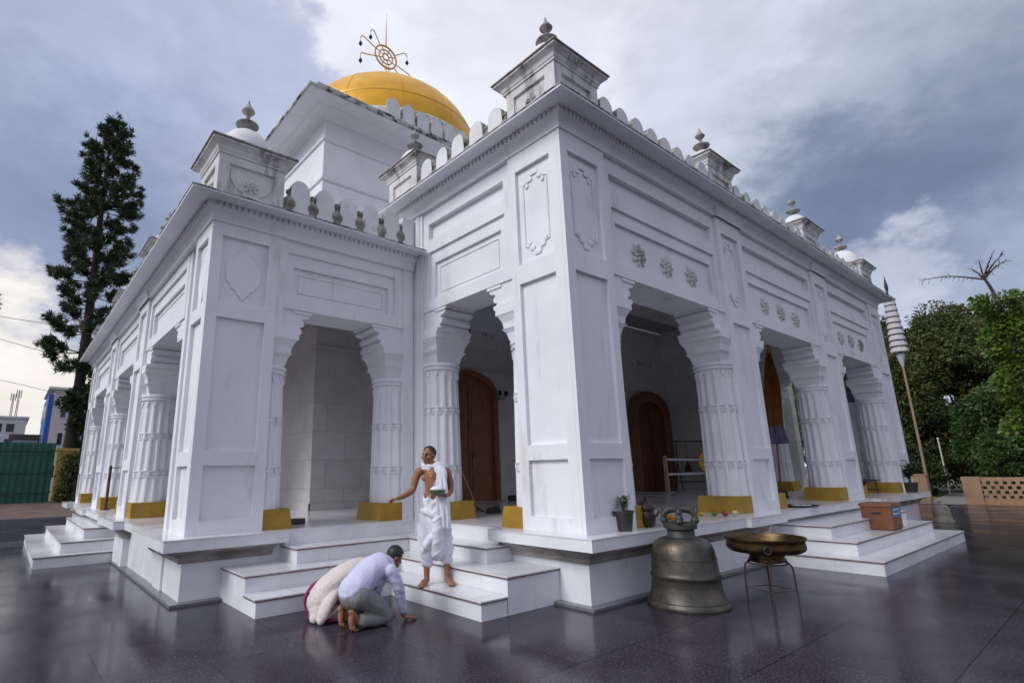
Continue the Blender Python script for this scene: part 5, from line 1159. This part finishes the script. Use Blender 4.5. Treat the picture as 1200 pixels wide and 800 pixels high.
for k in range(9):
    z_ = 6.35+k*.27; r_ = .33-.014*k; q = MB(); vs = []; seg = 40
    for (rr, zz) in ((r_*.80, z_+.22),(r_*.93, z_+.13),(r_, z_+.0),(r_*.985, z_+.0),(r_*.90,z_+.12),(r_*.76,z_+.205)):
        for j in range(seg): a = 2*math.pi*j/seg; w = 1+.03*math.sin(8*a); vs.append((rr*w*math.cos(a), rr*w*math.sin(a), zz))
    q.add(vs, [(i*seg+j, i*seg+(j+1)%seg, ((i+1)%6)*seg+(j+1)%seg, ((i+1)%6)*seg+j) for i in range(6) for j in range(seg)]); t = q.build('cloth_tier', M['net'], tp, smooth=60)
    q = MB(); q.tube([(r_*math.cos(2*math.pi*j/24), r_*math.sin(2*math.pi*j/24), z_) for j in range(24)], .012, 5, closed=True); 
    for j in range(6): q.tube([(0,0,z_+.2),(r_*.8*math.cos(j*1.047), r_*.8*math.sin(j*1.047), z_+.2)], .008, 4)
    q.build('hoop', M['bamboo'], t)
q = MB(); q.lathe([(.10,0),(.17,-.05),(.02,-.70)], (0,0,6.3), 14); q.build('hanging_cloth', M['net'], tp, smooth=60)
q = MB(); q.tube([(0,0,8.85),(0,0,9.25)], .035, 8); q.lathe([(.05,9.2),(.075,9.4),(.03,9.7),(.005,9.95)], n=10); q.build('spike', M['black'], tp, smooth=50)
q = MB(); q.tube([(0,0,0),(0,0,2.75)], .035, 8); q.lathe([(.05,2.70),(.05,2.76),(.02,2.80)], n=10); tag(q.build('white_post', M['bwhite'], loc=(31.0, 2.10, 0), smooth=50), 'slim white post standing on the grass before the trees', 'post')
tg = 'dense trees beyond the court'
TR = [((33,5.2,0),10.6,3.6,'olive green tree nearest the temple corner, behind the tiered pole','leafo',.17,31), ((36,1.6,0),11.0,3.6,'tallest rounded olive tree in the middle of the row on the right','leafo',.17,32), ((37,-1.9,0),10.3,3.6,'olive tree directly left of the vine-covered palm','leafo',.17,33),
      ((30.5,-.6,0),5.6,2.3,'lower yellowish green tree in front of the olive trees','leafm',.17,34), ((32,-5.4,0),9.4,3.4,'dark green tree at the right edge behind the palm','leafd',.2,35), ((42,8.5,0),11.5,4.2,'far olive tree just showing past the temple corner','leafo',.2,36)]
for loc, hh, cr, lb, mm, lf, sd in TR: broad_tree(loc, hh*.96, cr, lb, M[mm], 90, 760, lf*1.15, .55, sd, low=.05, group=tg)
for k, (loc, hh, cr, lb, mm) in enumerate((((26.0,-.35,0),2.6,1.1,'leafy bush just behind the lattice wall end','leafm'), ((26.4,-1.9,0),3.3,1.3,'taller bush at the foot of the vine-covered palm','leafd'), ((29.5,3.6,0),2.4,1.3,'low dark bush behind the short gate pillar','leafd'))):
    broad_tree(loc, hh, cr, lb, M[mm], 22, 330, .15, .1, 60+k, low=.05, cat='bush', name='bush', group='bushes behind the court wall')
# palm wrapped in a climber, its dead fronds above
pa = empty('palm_tree', (26.6, -1.75, 0)); tag(pa, 'dead topped palm trunk wrapped in bright green climbing leaves', 'palm')
q = MB(); pts, rad = catmull([(0,0,-.1),(-.05,.05,3),(.05,.1,6),(-.02,.22,8.3),(-.1,.42,9.3)], [.15,.13,.10,.065,.045]); q.tube(pts, rad, 10); q.build('trunk', M['trunk'], pa, smooth=60)
rng = np.random.default_rng(77); N_ = 9000; z_ = rng.random(N_)**.8*8.5; rr = (.30+.55*np.abs(np.sin(z_*1.7))*rng.random(N_)+.25*(1-z_/9)); a = rng.uniform(0,6.28,N_); P = np.stack([rr*np.cos(a)*1.0, rr*np.sin(a)+z_*.02, z_], 1)
link('climber', leaf_mesh('climber', P, np.stack([np.cos(a), np.sin(a), -.6+rng.normal(size=N_)*.5], 1), .17, .06, M['leafb'], .08, 8), pa)
q = MB(); lf = MB(); random.seed(3)
for k, (ax, ay, az, L) in enumerate(((-.2,.95,.35,2.1),(.1,-.6,.9,1.3),(.2,-.35,1.0,1.3),(-.1,.0,1.1,1.0),(-.5,-.75,.55,1.2),(.5,.4,.9,1.0))):
    b = Vector((-.1,.42,9.2)); d = Vector((ax,ay,az)).normalized(); pp = [b, b+d*L*.5+Vector((0,0,.02)), b+d*L+Vector((0,0,-.12*L))]; c, _ = catmull(pp, [1]*3, 8); q.tube(c, [.035*(1-i/len(c))+.008 for i in range(len(c))], 5)
    for i in range(3, len(c)):
        for s_ in (-1,1):
            sd = d.cross(Vector((0,0,1))).normalized()*s_; e = c[i]+sd*.16+d*.14+Vector((0,0,-.22+random.uniform(-.1,.3))); blade(lf, c[i], e, .014)
q.build('dead_frond', M['trunk'], pa); lf.build('frond_blades', M['trunk'], pa, fixn=False)
q = MB(); lf = MB()
for k in range(5):
    a = .4+k*1.25; d = Vector((math.cos(a), math.sin(a), .25)); b = Vector((0,.2,7.9)); c, _ = catmull([b, b+d*.5, b+d*.9+Vector((0,0,-.45))], [1]*3, 6); q.tube(c, .014, 4)
    for i in range(2, len(c)):
        for s_ in (-1,1): sd = d.cross(Vector((0,0,1))).normalized()*s_; blade(lf, c[i], c[i]+sd*.28+d*.1+Vector((0,0,-.15)), .03)
q.build('green_frond', M['leafm'], pa); lf.build('green_frond_blades', M['leafm'], pa, fixn=False)
